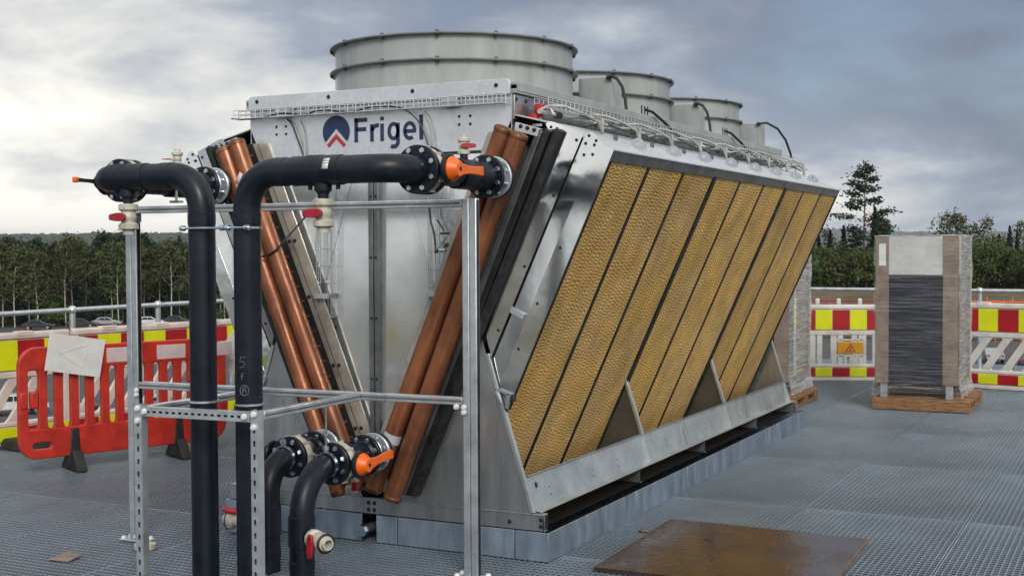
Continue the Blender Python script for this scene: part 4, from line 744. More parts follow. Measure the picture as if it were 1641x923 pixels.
# ------------------------------------------------------------------ barriers
def atd(px, dep, z=0):
    return V((CAM.x+(RM[0][0]*(px-820.5)/FPX+RM[0][2])*dep, CAM.y+(RM[1][0]*(px-820.5)/FPX+RM[1][2])*dep, z))
def white_barrier(label, p0, p1, style, shade='barrier_white', hgt=1.0, ystart=0, pegs=False, npan=8):
    p0, p1 = V(p0), V(p1); d = p1-p0; ln = d.length; rz = math.atan2(d.y, d.x); t = thing('traffic_barrier', label, 'barrier', p0, rz, 'yellow and red striped barriers', local=True); k = hgt
    def p(mb, nm, m_=shade, bev=.008, par=None): return build(mb, nm, m_, par or t, bevel=bev)
    p(MB().b2((0, -.03, 0), (ln, .03, .048*k)), 'base_rail'); p(MB().b2((0, -.024, .185*k), (ln, .024, .225*k)), 'lower_rail'); p(MB().b2((0, -.024, .615*k), (ln, .024, .675*k)), 'middle_rail')
    p(MB().b2((0, -.03, .962*k), (ln, .03, 1.01*k)), 'top_rail'); p(MB().b2((0, -.024, .99*k), (ln, .024, 1.022*k)), 'top_ridge'); p(MB().b2((0, -.016, .05*k), (ln, .016, .184*k)), 'lower_board', bev=.002); p(MB().b2((0, -.016, .676*k), (ln, .016, .960*k)), 'upper_board', bev=.002)
    for x in (0, ln-.06): p(MB().b2((x, -.027, .05), (x+.06, .027, .96*k)), 'end_post')
    wpan = ln/npan
    for i in range(npan):
        m_ = 'reflex_yellow' if (i+ystart) % 2 == 0 else 'reflex_red'
        for z0_, z1_ in ((.062, .176), (.688, .950)): build(MB().b2((max(.004, i*wpan+.004), -.029, z0_*k), (min(ln-.004, (i+1)*wpan-.004), .029, z1_*k)), 'reflective_panel', m_, t)
    if style == 'diagonal':
        lp = [(-.05, 0), (.075, 0), (.062, .02), (.30, .365), (.33, .392), (.20, .392), (.212, .37), (-.022, .028)]
        me = plate_mesh('slat', [[(a, b_*k) for a, b_ in lp]], .036, shade, .006); n = int((ln-.30)/.235)
        for i in range(n):
            o = link('slat', me, t); o.matrix_local = M4.Translation((.08+i*.235, 0, .224*k)) @ M4(((1, 0, 0), (0, 0, -1), (0, 1, 0))).to_4x4(); OFF[o] = Z0
    else:
        i = 0; x = .06
        while x < ln-.25:
            if abs(x-ln*.56) < .12: x += .42; continue
            for q in range(2): p(MB().b2((x+q*.085, -.02, .222*k), (x+.07+q*.085, .02, .617*k)), 'slat', bev=.008)
            x += .26
        sx0 = ln*.56-.08; p(MB().b2((sx0, -.022, .222*k), (sx0+.03, .022, .617*k)).b2((sx0+.37, -.022, .222*k), (sx0+.40, .022, .617*k)).b2((sx0+.03, -.02, .32*k), (sx0+.37, .02, .35*k)).b2((sx0+.03, -.02, .535*k), (sx0+.37, .02, .56*k)), 'sign_frame', bev=.004)
        for q in range(3): p(MB().b2((sx0+.12+q*.07, -.018, .222*k), (sx0+.16+q*.07, .018, .33*k)), 'slat', bev=.004)
        sg = build(MB().b2((sx0+.035, -.026, .365*k), (sx0+.365, .01, .525*k)), 'amber_plate', 'amber_sign', t, bevel=.008); c = sx0+.20
        build(MB().prism([V((c-.07, -.0275, .39*k)), V((c+.07, -.0275, .39*k)), V((c, -.0275, .505*k))], (0, .001, 0)), 'warning_mark', 'logo_red', sg); build(MB().prism([V((c-.045, -.029, .402*k)), V((c+.045, -.029, .402*k)), V((c, -.029, .478*k))], (0, .001, 0)), 'warning_mark', 'amber_sign', sg); build(MB().b2((c-.006, -.0305, .41*k), (c+.006, -.029, .45*k)), 'warning_mark', 'black_rubber', sg)
    if pegs:
        for x in np.arange(.12, ln, .265): p(MB().b2((x, -.022, 1.0*k), (x+.05, .022, 1.105*k)), 'peg', bev=.014)
    else:
        for x in np.arange(.3, ln-.2, .62): p(MB().b2((x, -.034, .985*k), (x+.16, .034, 1.03*k)), 'clip_seat', bev=.006)
    return t
def rubber_foot(label, p, rz, sz=(.36, .62, .10)):
    mb = MB(); a, b_, h = sz[0]/2, sz[1]/2, sz[2]; mb.add([(-a, -b_, 0.002), (a, -b_, .002), (a, b_, .002), (-a, b_, .002), (-a*.8, -b_*.85, h), (a*.8, -b_*.85, h), (a*.8, b_*.85, h), (-a*.8, b_*.85, h)], [(3, 2, 1, 0), (4, 5, 6, 7), (0, 1, 5, 4), (1, 2, 6, 5), (2, 3, 7, 6), (3, 0, 4, 7)])
    o = build(mb, 'barrier_foot', 'black_rubber', bevel=.015); o.location = p; o.rotation_euler.z = rz; tag(o, label, 'barrier foot', 'black rubber barrier feet')
a0, a1 = atd(-10, 10.8), atd(300, 12.5); dl = (a1-a0).normalized()
white_barrier('striped diagonal slat barrier behind the red barrier, cut by the left picture edge', a0-dl*1.35, a0+dl*.72, 'diagonal', 'barrier_pink', .97, 1)
white_barrier('striped diagonal slat barrier behind the right half of the red barrier', a0+dl*.76, a0+dl*2.83, 'diagonal', 'barrier_pink', .97, 1)
white_barrier('striped barrier with pegs on top, seen between the two black uprights', a0+dl*2.9, a0+dl*4.95, 'upright', 'barrier_white', .98, 1, pegs=True)
b0, b1 = atd(1224, 16.1), atd(1442, 16.0); bd = (b1-b0).normalized()
white_barrier('striped barrier with pegs and a small amber warning plate', b0, b0+bd*1.72, 'upright', 'barrier_white', .945, 1, pegs=True)
c0, c1 = atd(1448, 15.75), atd(1740, 14.35); cdv = (c1-c0).normalized()
white_barrier('striped diagonal slat barrier right of the wrapped crate', c0, c0+cdv*2.12, 'diagonal', 'barrier_white', 1.0, 0, npan=9)
white_barrier('striped barrier on the far deck edge hidden behind the cooling unit', b0-bd*1.8, b0-bd*.06, 'upright', 'barrier_white', .945, 0, pegs=True)
rubber_foot('flat black rubber foot of the leftmost striped barrier', a0+dl*.28+V((.16, -.05, 0)), math.atan2(dl.y, dl.x)+math.pi/2, (.34, .5, .09)); rubber_foot('black rubber foot right of the wrapped crate pallet', c0+cdv*.72+V((0, -.2, 0)), 0, (.2, .6, .16)); rubber_foot('black rubber foot behind the red barrier between the uprights', a0+dl*2.86+V((.12, 0, 0)), math.atan2(dl.y, dl.x)+math.pi/2, (.30, .5, .13))
# barriers on the opposite side of the roof, behind the viewer (the polished sheets mirror them)
for i in range(4): white_barrier('striped barrier on the near side of the roof behind the viewer, seen only mirrored', (-5.6+i*2.15, -7.05, 0), (-3.55+i*2.15, -7.05, 0), 'diagonal', 'barrier_white', 1.0, i)
# red plastic barrier
r0, r1 = atd(27, 9.5), atd(357, 10.62); rd = r1-r0; rln = rd.length
rb = thing('red_barrier', 'red plastic pedestrian barrier with vertical bars and black feet', 'barrier', r0, math.atan2(rd.y, rd.x), local=True)
zb_, zt_ = .125, .955
out = rrect(0, zb_, rln, zt_, .13, 8)
op = rrect(.055, .335, rln-.055, .800, .03, 4); hl = rrect(.085, .18, .25, .25, .033, 5); hr = rrect(rln-.25, .18, rln-.085, .25, .033, 5)
XZ = M4(((1, 0, 0), (0, 0, -1), (0, 1, 0))).to_4x4()
o = link('body', plate_mesh('body', [out, op, hl, hr], .046, 'barrier_red', .010), rb); o.matrix_local = XZ; OFF[o] = Z0
ns = 13; sp = (rln-.11)/ns; hw = .025
lp = [(-hw-.022, -.012), (hw+.022, -.012), (hw+.008, .018), (hw, .05), (hw, .43), (hw+.008, .455), (hw+.022, .475), (-hw-.022, .475), (-hw-.008, .455), (-hw, .43), (-hw, .05), (-hw-.008, .018)]
me = plate_mesh('bar', [lp], .040, 'barrier_red', .010)
for i in range(1, ns):
    o = link('bar', me, rb); o.matrix_local = M4.Translation((.055+sp*i, 0, .331)) @ XZ; OFF[o] = Z0
for i in range(5):
    x = .26+i*.42; build(MB().b2((x, -.0265, .815), (x+.25, .0265, .93)), 'reflective_strip', 'reflex_pink', rb, bevel=.003)
for x in (.42, rln-.42):
    f_ = build(MB().prism([V((x-.032, -.03, .33)), V((x+.032, -.03, .33)), V((x+.045, -.03, .12)), V((x+.055, -.03, .02)), V((x-.055, -.03, .02)), V((x-.045, -.03, .12))], (0, .06, 0)), 'foot', 'black_rubber', rb, bevel=.010)
    build(MB().prism([V((x-.04, -.17, .003)), V((x-.04, .17, .003)), V((x-.04, .15, .04)), V((x-.04, .06, .16)), V((x-.04, -.06, .16)), V((x-.04, -.15, .04))], (.08, 0, 0)), 'foot_base', 'black_rubber', f_, bevel=.010)
for x in (.03, .11): build(MB().b2((x-.03, -.03, .50), (x+.03, .03, .63)), 'hinge_sleeve', 'barrier_red', rb, bevel=.012)
# backs of two white sign boards tied to the barriers
def sign_board(label, P4, thick=.004):
    c = sum(P4, Z0)/4; e = (P4[1]-P4[0]).cross(P4[3]-P4[0]).normalized(); mb = MB().prism(P4, e*thick)
    o = build(mb, 'sign_board', 'sign_back', base=c, bevel=.001); tag(o, label, 'sign board', 'white sign board backs'); a = P4[0]*.62+P4[1]*.1+P4[2]*.08+P4[3]*.20; L_ = lambda u_, v_: (P4[0]*(1-u_)+P4[1]*u_)*(1-v_)+(P4[3]*(1-u_)+P4[2]*u_)*v_
    tri = [L_(.22, .50), L_(.70, .18), L_(.66, .80)]; m_ = MB()
    for i in range(3): m_.beam(tri[i]-e*.002, tri[(i+1) % 3]-e*.002, .006, .002, e)
    build(m_, 'sign_outline', 'sign_back', o)
dA = lambda px: 1/(1/9.5+(1/10.62-1/9.5)*(px-27)/330)
def on_red(px, py, toward=.07):
    dep = dA(px)-toward; hor = 393+(1840-px)*.00455; return atd(px, dep, 1.7-(py-hor)/FPX*dep)
sign_board('white board back with a faint triangle, hung on the red barrier left end', [on_red(79, 533), on_red(168, 545), on_red(158, 605), on_red(69, 594)])
sign_board('white board back standing tilted between the two black uprights', [on_red(350, 562, -.15), on_red(373, 530, -.15), on_red(392, 570, -.15), on_red(370, 607, -.15)])
# ------------------------------------------------------------------ pallets and wrapped crates
def pallet(label, x0, y0, x1, y1):
    t = thing('pallet', label, 'pallet', ((x0+x1)/2, (y0+y1)/2, 0), group='wooden pallets')
    for i in range(6):
        yy = y0+(y1-y0-.10)*i/5; build(MB().b2((x0, yy, .100), (x1, yy+.10, .120)), 'board', 'wood_pallet', t, bevel=.003)
    for xx in (x0, (x0+x1)/2-.05, x1-.10):
        build(MB().b2((xx, y0+.002, .0825), (xx+.10, y1-.002, .099)), 'stringer', 'wood_pallet', t, bevel=.002); build(MB().b2((xx, y0+.002, .002), (xx+.10, y1-.002, .020)), 'stringer', 'wood_pallet', t, bevel=.002)
        for yy in (y0+.004, (y0+y1)/2-.06, y1-.124): build(MB().b2((xx+.002, yy, .0205), (xx+.098, yy+.12, .082)), 'block', 'wood_pallet', t, bevel=.002)
    build(MB().b2((x0-.004, y0-.02, .004), (x1+.004, y0-.001, .118)), 'face_board', 'wood_pallet', t, bevel=.003)
def crate(label, x0, y0, x1, y1, tag_=True):
    t = thing('wrapped_crate', label, 'crate', ((x0+x1)/2, (y0+y1)/2, .121), group='film wrapped crates'); zb, zt = .27, 1.80
    for xx in (x0+.05, x1-.12):
        for yy in (y0+.02, y1-.09): build(MB().b2((xx, yy, .122), (xx+.07, yy+.07, zb)), 'leg', 'galvanised', t, bevel=.003)
    build(MB().b2((x0+.02, y0+.03, zb-.03), (x1-.02, y1-.03, zb)), 'base_tray', 'black_steel', t)
    build(MB().b2((x0+.012, y0+.012, zb+.001), (x1-.012, y0+.30, 1.40)), 'fin_block', 'dark_fins', t, bevel=.004)
    build(MB().b2((x0+.010, y0+.010, 1.401), (x1-.010, y0+.30, zt)), 'foam_block', 'foam_white', t, bevel=.006)
    for sx_, xa in ((1, x0), (-1, x1)):
        for sy_, ya in ((1, y0), (-1, y1)):
            w_ = .135 if (sx_ == 1) else .15
            build(MB().prism([V((xa, ya, zb)), V((xa+sx_*w_, ya, zb)), V((xa+sx_*w_, ya+sy_*.008, zb)), V((xa+sx_*.008, ya+sy_*.008, zb)), V((xa+sx_*.008, ya+sy_*.05, zb)), V((xa, ya+sy_*.05, zb))], (0, 0, zt-zb+.005)), 'corner_board', 'cardboard', t, bevel=.002)
    if tag_: build(MB().b2((x0+.035, y0-.002, 1.50), (x0+.105, y0-.0005, 1.73)), 'paper_label', 'sticker_white', t)
    # stretch film: a slightly sagging skin with creases, drawn in below
    mb = MB(); n = 22; m = 30; rr = np.random.default_rng(int(abs(x0)*100)); e = .012; per = []
    def side(a, b_, k): return [(a[0]+(b_[0]-a[0])*i/k, a[1]+(b_[1]-a[1])*i/k) for i in range(k)]
    per = side((x0-e, y0-e), (x1+e, y0-e), n)+side((x1+e, y0-e), (x1+e, y1+e), n)+side((x1+e, y1+e), (x0-e, y1+e), n)+side((x0-e, y1+e), (x0-e, y0-e), n); N_ = len(per); vs = []
    for j in range(m+1):
        z = .135+(zt+.014-.135)*j/m; flare = .03*max(0, (.27-z)/.13)
        for i, (px_, py_) in enumerate(per):
            k = .0045*math.sin(i*.9+j*.8)+rr.normal(0, .0022); cx_, cy_ = (x0+x1)/2, (y0+y1)/2; dx_, dy_ = px_-cx_, py_-cy_; l_ = math.hypot(dx_, dy_); vs.append((px_+dx_/l_*(k+flare), py_+dy_/l_*(k+flare), z+rr.normal(0, .003)))
    fs = [(j*N_+i, j*N_+(i+1) % N_, (j+1)*N_+(i+1) % N_, (j+1)*N_+i) for j in range(m) for i in range(N_)]
    vs.append(((x0+x1)/2, (y0+y1)/2, zt+.016)); k = len(vs)-1; fs += [(m*N_+i, m*N_+(i+1) % N_, k) for i in range(N_)]
    fo = build(mb.add(vs, fs), 'stretch_film', 'stretch_film', t, ang=80); fo.data.materials.append(MATS['film_milky'])
    for pg in fo.data.polygons: pg.material_index = 0 if pg.center.y < y0-(y0+y1)/2+.004 else 1
pallet('wooden pallet under the free standing wrapped crate', .31, 7.36, 1.275, 8.50); crate('film wrapped crate with dark middle and cardboard corners, standing free at right', .33, 7.40, 1.155, 8.42)
pallet('wooden pallet half hidden behind the far end of the cooling unit', -1.36, 7.0, -.415, 8.05); crate('film wrapped crate half hidden behind the far end of the cooling unit', -1.33, 7.03, -.50, 8.0, False)
pallet('pallet corner cut off by the right picture edge', 2.06, 7.5, 3.0, 8.7)
# ------------------------------------------------------------------ loose things on the deck
pz = .016
cp = [V((.255, 1.24, 0)), V((1.455, 1.215, 0)), V((1.485, -.05, 0)), V((.285, -.06, 0))]
ply = build(MB().prism([p+V((0, 0, .004)) for p in cp], (0, 0, pz)), 'plywood_sheet', 'wet_ply', base=(.87, .6, 0)); tag(ply, 'wet brown plywood sheet lying on the grating in front', 'plywood')
build(MB().beam(cp[1]+V((.0015, 0, .012)), cp[2]+V((.0015, 0, .012)), .002, pz-.001), 'sheet_edge', 'ply_edge', ply)
def scrap(name, label, cat, pts, m_, z=.004, th=.003):
    P_ = [V(p) for p in pts]; o = build(MB().prism([p+V((0, 0, z)) for p in P_], (0, 0, th)), name, m_, base=sum(P_, Z0)/len(P_)); tag(o, label, cat)
scrap('cardboard_scrap', 'small brown cardboard scrap on the grating at lower left', 'cardboard', [(-2.50, -1.15, 0), (-2.36, -1.14, 0), (-2.38, -1.02, .008), (-2.50, -1.00, .012)], 'cardboard')
scrap('fallen_leaf', 'small brown dry leaf on the grating beside the plywood', 'leaf', [(.16, .90, 0), (.19, .885, .006), (.225, .90, 0), (.235, .92, .004), (.20, .935, .01), (.17, .925, 0)], 'brown_dust')
tag(build(MB().lathe([(.05, .003), (.062, .003), (.062, .03), (.05, .03)], (-2.20, -.72, .001), n=20, closed=True), 'plastic_ring', 'cream_plastic', base=(-2.20, -.72, 0)), 'cream plastic ring lying beside the left frame post', 'pipe ring')
vb = thing('valve_actuator', 'small black and blue device on the grating behind the chalk marked pipe', 'device', (-1.98, .0, 0))
build(MB().b2((-2.03, -.2, .003), (-1.83, -.02, .13)), 'casing', 'zinc_plate', vb, bevel=.008); build(MB().b2((-1.98, -.16, .13), (-1.88, -.06, .22)), 'head', 'black_rubber', vb, bevel=.008); build(MB().cyl((-1.93, -.11, .22), (-1.93, -.11, .27), .035, 14), 'cap', 'bolt_zinc', vb)
# ------------------------------------------------------------------ cars on the yard below
def make_car(m_, van=False):
    t = thing('parked_car', 'parked car', 'car', (0, 0, 0), local=True); hw = .88 if not van else .98; L_ = 4.4 if not van else 5.2; hh = 1.45 if not van else 2.2
    if van: prof = [(-L_/2, .35), (-L_/2, 2.05), (-L_/2+.1, 2.18), (L_/2-1.5, 2.18), (L_/2-.75, 1.25), (L_/2-.1, 1.0), (L_/2, .75), (L_/2, .35)]
    else: prof = [(-L_/2, .38), (-L_/2+.02, .80), (-L_/2+.15, .95), (-L_/2+.55, 1.0), (-L_/2+1.05, 1.40), (-L_/2+1.6, hh), (.35, 1.42), (1.05, .98), (1.9, .84), (L_/2-.05, .68), (L_/2, .38)]
    body = MB().prism([V((x, -hw, z)) for x, z in prof], (0, 2*hw, 0)); build(body, 'body', m_, t, bevel=.09)
    if van: g = [[(L_/2-1.42, 2.0), (L_/2-.80, 1.28), (L_/2-1.5, 1.28), (L_/2-1.7, 2.0)]]
    else: g = [[(-L_/2+.95, 1.03), (-L_/2+1.35, 1.34), (-L_/2+1.65, 1.37), (-.28, 1.37), (-.28, 1.0)], [(-.2, 1.0), (-.2, 1.37), (.28, 1.34), (.85, 1.0)]]
    for q in g:
        for s in (-1, 1): build(MB().prism([V((x, s*(hw+.002), z)) for x, z in q], (0, s*.012, 0)), 'window', 'car_glass', t)
    a, b_ = (prof[6], prof[7]) if not van else (prof[3], prof[4]); e = V((b_[0]-a[0], 0, b_[1]-a[1])); n_ = V((-e.z, 0, e.x)).normalized()
    n_ = n_ if n_.z > 0 else -n_
    pa, pb = V((a[0], 0, a[1]))+e*.08, V((a[0], 0, a[1]))+e*.92; build(MB().prism([pa+V((0, -hw*.85, 0))+n_*.004, pa+V((0, hw*.85, 0))+n_*.004, pb+V((0, hw*.9, 0))+n_*.004, pb+V((0, -hw*.9, 0))+n_*.004], n_*.01), 'windscreen', 'car_glass', t)
    for x in (-L_/2+.85, L_/2-.85):
        for s in (-1, 1):
            wh = build(MB().cyl(V((x, s*(hw-.20), .33)), V((x, s*(hw+.01), .33)), .33, 20), 'wheel', 'tyre', t); build(MB().cyl(V((x, s*(hw+.005), .33)), V((x, s*(hw+.02), .33)), .2, 14), 'rim', 'car_rim', wh)
    for s in (-1, 1): build(MB().box((L_/2-.03, s*.62, .70), (.08, .34, .13)), 'headlight', 'car_rim', t); build(MB().box((-L_/2+.03, s*.66, .82), (.06, .26, .13)), 'tail_light', 'reflex_red', t)
    return t
srcs = {}
for (px, d, az, m_, van, lab) in ((60, 197, 10, 'car_dark', 0, 'dark parked car nearest the left picture edge, beyond the railing'), (128, 199, 15, 'car_dark', 0, 'dark parked car right of the leftmost railing post'), (170, 201, 8, 'car_silver', 0, 'silver parked car left of the frame post, beyond the railing'),
        (238, 200, 12, 'car_white', 0, 'white parked car between the frame post and first black upright'), (283, 202, 5, 'car_dark', 0, 'dark parked car beside the first black upright'), (330, 199, 10, 'car_silver', 0, 'silver parked car behind the first black upright'),
        (20, 96, 30, 'car_white', 0, 'white parked car seen through the leftmost barrier slats'), (150, 88, 25, 'car_dark', 0, 'dark parked car seen through the bars of the red barrier'), (262, 92, 20, 'car_silver', 0, 'silver parked car seen through the right bars of the red barrier'),
        (1330, 118, 60, 'car_dark', 0, 'dark parked car seen through the pegged barrier slats'), (1385, 112, 75, 'car_silver', 0, 'silver parked car behind the amber warning plate'), (1572, 108, 65, 'car_blue', 0, 'dark blue parked car seen through the slats right of the crate'), (1620, 104, 80, 'car_white', 1, 'white van seen through the barrier slats at the right edge'), (1590, 135, 80, 'car_silver', 0, 'silver parked car behind the blue one at right'), (1650, 130, 70, 'car_dark', 0, 'dark parked car at the right picture edge')):
    key = (m_, van); p = at(px, d, GZ+.13)
    if key in srcs: t = copy_tree(srcs[key])
    else: t = srcs[key] = make_car(m_, van)
    t.location = p; t.rotation_euler.z = math.atan2(RM[1][0], RM[0][0])+R(az); tag(t, lab, 'van' if van else 'car', 'cars parked on the yard below')
# ------------------------------------------------------------------ trees
def tris(name, C, Sz, m_, flat=.0, seed=0):
    """leaf clumps: one ragged quad per centre, random tilt"""
    r = np.random.default_rng(seed); n = len(C); a = r.normal(size=(n, 3)); a /= np.linalg.norm(a, axis=1)[:, None]; b = r.normal(size=(n, 3)); b[:, 2] *= (1-flat); a[:, 2] *= (1-flat)
    b -= a*(a*b).sum(1)[:, None]/np.maximum((a*a).sum(1)[:, None], 1e-6); b /= np.maximum(np.linalg.norm(b, axis=1)[:, None], 1e-6); s = Sz*r.uniform(.6, 1.35, (n, 1))
    q = np.stack([C-a*s, C-b*s*r.uniform(.35, .7, (n, 1)), C+a*s*r.uniform(.7, 1.1, (n, 1)), C+b*s*r.uniform(.35, .7, (n, 1))], 1).reshape(-1, 3)
    me = bpy.data.meshes.new(name); me.vertices.add(4*n); me.vertices.foreach_set('co', q.ravel()); me.loops.add(4*n); me.loops.foreach_set('vertex_index', np.arange(4*n)); me.polygons.add(n)
    me.polygons.foreach_set('loop_start', np.arange(0, 4*n, 4)); me.update(calc_edges=True); me.validate(); me.materials.append(MATS[m_]); return me
def trunk_mesh(h, r, m_, limbs, lean=.02, seed=0, h0=.4, spread=.35, up=.5):
    rr = random.Random(seed); mb = MB(); ph = rr.uniform(0, 6.28); P = [V((lean*h*math.sin(ph+i*.5)*i/8, lean*h*math.cos(ph+i*.4)*i/8, h*i/8)) for i in range(9)]
    mb.tube(P, [r*(1-.09*i-.002*i*i)+.012 for i in range(9)], 7); ends = []
    for k in range(limbs):
        f = h0+(.95-h0)*k/max(1, limbs-1); i = min(7, int(f*8)); b = P[i].lerp(P[i+1], f*8-i); a = k*2.4+rr.uniform(-.5, .5); l = h*spread*(1.15-f)*rr.uniform(.7, 1.2); d = V((math.cos(a), math.sin(a), up*rr.uniform(.5, 1.3)))
        e = b+d*l; mb.tube([b, b+d*l*.5+V((0, 0, .04*l)), e], [r*.32*(1.2-f), r*.2*(1.2-f), .02], 5); ends.append((b, e))
    return to_mesh('trunk', mb.v, mb.f, m_), ends, P
def birch_src(h, seed, base=.42, wid=.20, dens=1., lm='leaf_birch'):
    r = np.random.default_rng(seed); me, ends, P = trunk_mesh(h, .105, 'bark_birch', 16, .03, seed, base, .30, .9); C = []
    for (b, e) in ends:
        for t in (.45, .7, .9, 1.0):
            n = int(r.integers(10, 20)*dens); c = np.array(b.lerp(e, t)); sp = h*.034*(1.2 if t < .8 else 1); C.append(c+r.normal(size=(n, 3))*(sp, sp, sp*1.0)+(0, 0, -.3*abs(r.normal())))
    top = np.array(P[8]); C.append(top+r.normal(size=(int(50*dens), 3))*(h*.035, h*.035, h*.06)-(0, 0, h*.05))
    return me, tris('crown', np.concatenate(C), .30, lm, 0, seed)
def pine_src(h, seed, base=.5):
    r = np.random.default_rng(seed); me, ends, P = trunk_mesh(h, .20, 'bark_pine', 17, .015, seed, base, .34, .25); C = []
    for (b, e) in ends:
        for t in (.55, .8, 1.0):
            c = np.array(b.lerp(e, t)); n = r.integers(38, 64); C.append(c+r.normal(size=(n, 3))*(h*.034, h*.034, h*.015)+(0, 0, .1))
    C.append(np.array(P[8])+r.normal(size=(110, 3))*(h*.04, h*.04, h*.025)); return me, tris('crown', np.concatenate(C), .30, 'leaf_pine', .35, seed)
def spruce_src(h, seed):
    r = np.random.default_rng(seed); me, ends, P = trunk_mesh(h, .18, 'bark_grey', 6, .005, seed, .2, .12, -.1); C = []; n = 1900; z = h*(.06+.94*r.uniform(0, 1, n)**1.2); rad = (h-z)*.19*(.55+.45*np.abs(np.sin(z*3.1)))+.08; a = r.uniform(0, 6.283, n); q = rad*np.sqrt(r.uniform(.15, 1, n))
    C = np.stack([q*np.cos(a), q*np.sin(a), z-q*.35], 1); return me, tris('crown', C, .30, 'leaf_spruce', .3, seed)
def bush_src(h, seed, lm='leaf_young', wid=.42, n=1500):
    r = np.random.default_rng(seed); me, ends, P = trunk_mesh(h*.9, .10, 'bark_grey', 12, .03, seed, .12, .42, .9); C = []
    for k in range(26):
        z = r.uniform(.12, .95); rad = wid*h*math.sin(math.pi*min(1, (z*.85+.2)))**.8; a = r.uniform(0, 6.283); q = rad*math.sqrt(r.uniform(.1, 1)); c = np.array((q*math.cos(a), q*math.sin(a), z*h)); C.append(c+r.normal(size=(n//26, 3))*(h*.075, h*.075, h*.06))
    return me, tris('crown', np.concatenate(C), .23, lm, 0, seed)
SRC = {'birch': [birch_src(13.5, 1, .30), birch_src(14.5, 2, .38), birch_src(12.5, 3, .25), birch_src(13.8, 4, .42)], 'pine': [pine_src(14, 5, .45), pine_src(15, 6, .55), pine_src(13, 7, .35)], 'spruce': [spruce_src(13, 8), spruce_src(14.5, 9)],
       'bush': [bush_src(6, 10), bush_src(5, 11, wid=.5), bush_src(7, 12, wid=.36), bush_src(5.5, 13, 'leaf_birch')], 'thin': [birch_src(11, 14, .5, .2, .28), birch_src(12, 15, .45, .2, .35), birch_src(10, 16, .55, .2, .22)], 'tallpine': [pine_src(18, 17, .38)]}
NM = {'birch': 'birch_tree', 'pine': 'pine_tree', 'spruce': 'spruce_tree', 'bush': 'leafy_bush', 'thin': 'birch_tree', 'tallpine': 'pine_tree'}
def tree(kind, px, d, label, group, scale=1., i=None, dz=0.):
    v = SRC[kind]; tr, cr = v[random.randrange(len(v)) if i is None else i]; p = at(px, d, 0); p.z = ground_h(p.x, p.y)-.1+dz
    t = thing(NM[kind], label, 'bush' if kind == 'bush' else 'tree', p, random.uniform(0, 6.28), group, local=True); s_ = scale*random.uniform(.95, 1.05); t.scale = (s_*random.uniform(.92, 1.1), s_*random.uniform(.92, 1.1), s_)
    link('trunk', tr, t); link('crown', cr, t)
lw = 'trees of the wood on the left'
for k in range(30): tree('birch', -90+k*19+random.uniform(-7, 7), random.uniform(208, 219), 'slender birch with pale bare trunk in the front row of the left wood', lw, random.uniform(.86, 1.02))
for k in range(95): tree(random.choice(('pine', 'spruce', 'spruce', 'birch')), -130+k*6.6+random.uniform(-6, 6), random.uniform(222, 250), 'dark tree in the thick of the left wood behind the front birches', 'dark trees inside the left wood', random.uniform(.86, 1.0))
for k in range(60): tree(random.choice(('bush', 'spruce')), -110+k*10+random.uniform(-9, 9), random.uniform(211, 226), 'low shadowed undergrowth between the birch trunks of the left wood', 'undergrowth of the left wood', random.uniform(.6, 1.0))
for k in range(40): tree(random.choice(('pine', 'spruce', 'birch')), -140+k*17+random.uniform(-6, 6), random.uniform(254, 288), 'tree top at the back of the left wood against the hill', 'trees at the back of the left wood', random.uniform(.90, 1.04))
tree('tallpine', 1384, 205, 'tall ragged pine standing above the others left of the wrapped crate', 'conifers on the right bank', 1.02, 0)
tree('spruce', 1352, 212, 'pointed dark spruce left of the tall ragged pine', 'conifers on the right bank', .78); tree('spruce', 1402, 207, 'broad dark conifer at the foot of the tall ragged pine', 'conifers on the right bank', .85); tree('pine', 1371, 214, 'dark pine crowded behind the tall ragged pine', 'conifers on the right bank', .72); tree('spruce', 1330, 214, 'dark spruce beside the top corner of the yellow pads', 'conifers on the right bank', .72); tree('thin', 1326, 220, 'thin bare topped birch beside the upper corner of the yellow pads', 'thin birches on the right bank', .95); tree('spruce', 1312, 216, 'dark spruce just behind the pad corner at right', 'conifers on the right bank', .66); tree('pine', 1412, 214, 'dark pine at the left edge of the wrapped crate', 'conifers on the right bank', .68)
for i_, (px, sc_, lab) in enumerate(((1476, .78, 'small bare birch above the crate top, leftmost of the thin birches'), (1512, 1.0, 'thin open birch above the middle of the wrapped crate'), (1531, 1.08, 'fullest birch standing above the right half of the crate'), (1562, .94, 'thin bent birch just right of the wrapped crate'), (1577, .98, 'bare forked birch right of the bent one'), (1608, .84, 'short thin birch near the right picture edge'), (1637, .98, 'thin birch cut by the right picture edge'))):
    tree('thin' if i_ != 2 else 'birch', px, 214+i_*1.3, lab, 'thin birches on the right bank', sc_*(.88 if i_ == 2 else 1.), i_ % 3)
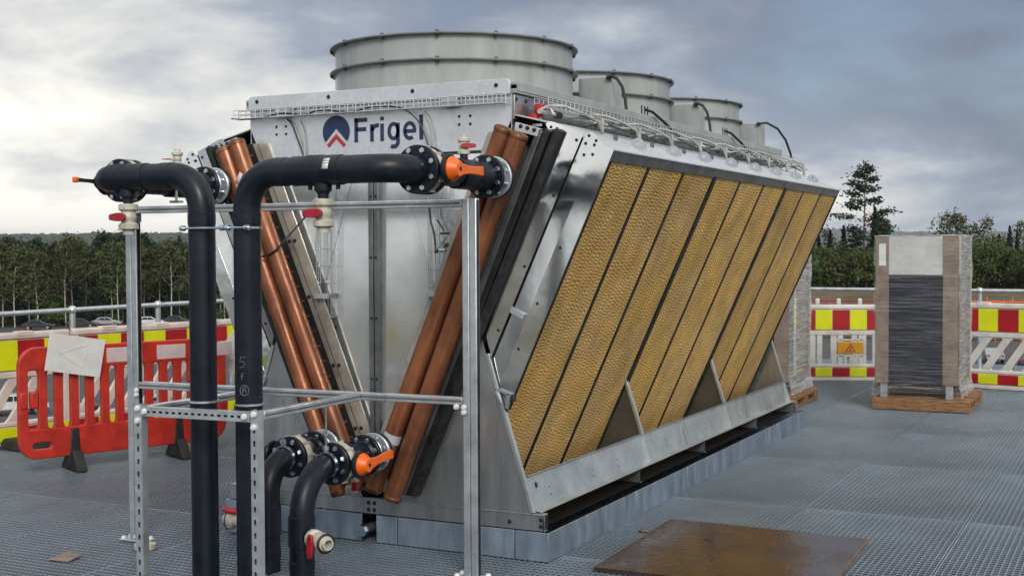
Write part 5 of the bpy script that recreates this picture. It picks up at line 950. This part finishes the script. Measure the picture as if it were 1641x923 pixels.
for (px, sc_) in ((1592, .62), (1618, .66), (1601, .58), (1630, .6)): tree('spruce', px, 218, 'small dark spruce among the thin birches at the right edge', 'small spruces on the right bank', sc_)
for k in range(26): tree('bush', 1292+k*6.2+random.uniform(-3, 3), random.uniform(199, 207), 'round green bush on the bank left of the wrapped crate', 'bushes on the right bank left of the crate', random.uniform(.7, 1.2))
for k in range(50): tree('bush', 1455+k*5.0+random.uniform(-3, 3), random.uniform(198, 214), 'dense green bush on the bank right of the wrapped crate', 'bushes on the right bank right of the crate', random.uniform(.88, 1.14))
for k in range(16): tree('spruce', 1280+k*26+random.uniform(-8, 8), random.uniform(222, 240), 'dark conifer far back in the right wood', 'far conifers on the right', random.uniform(.45, .58))
# orange site fence along the bank
for (pa, pb, lab) in ((1555, 1665, 'low orange site fence beyond the barrier right of the crate'), (1296, 1412, 'low rust red site fence beyond the pegged barrier')):
    t = thing('site_fence', lab, 'fence', at((pa+pb)/2, 165, GZ), group='low fences at the foot of the bank'); zf = GZ+5.2 if pa > 1500 else GZ+5.2
    for k in range(9): q = at(pa+(pb-pa)*k/8, 165, 0); build(MB().b2(q+V((-.06, -.06, GZ)), q+V((.06, .06, GZ+5.0+.25*(k % 3)))), 'post', 'orange_plastic' if pa > 1500 else 'brown_dust', t)
    for zz in (4.2, 4.85): build(MB().tube([at(pa+(pb-pa)*k/8, 165, GZ+zz+.08*(k % 2)) for k in range(9)], .11 if zz > 4.5 else .2, 6), 'rail', 'orange_plastic' if pa > 1500 else 'reflex_red', t)

# ------------------------------------------------------------------ hazy air over the whole scene
hz = MB().b2((-8200, -8200, GZ-1.5), (8200, 8200, 118)); ho = build(hz, 'haze', None); tag(ho, kind='stuff')
hm = bpy.data.materials.new('haze'); hm.use_nodes = True; nt = hm.node_tree; nt.nodes.remove(nt.nodes['Principled BSDF']); pv = nt.nodes.new('ShaderNodeVolumePrincipled')
pv.inputs['Color'].default_value = (.80, .88, 1, 1); pv.inputs['Density'].default_value = .00007; pv.inputs['Anisotropy'].default_value = .2
nt.links.new(pv.outputs[0], nt.nodes['Material Output'].inputs['Volume']); ho.data.materials.append(hm)
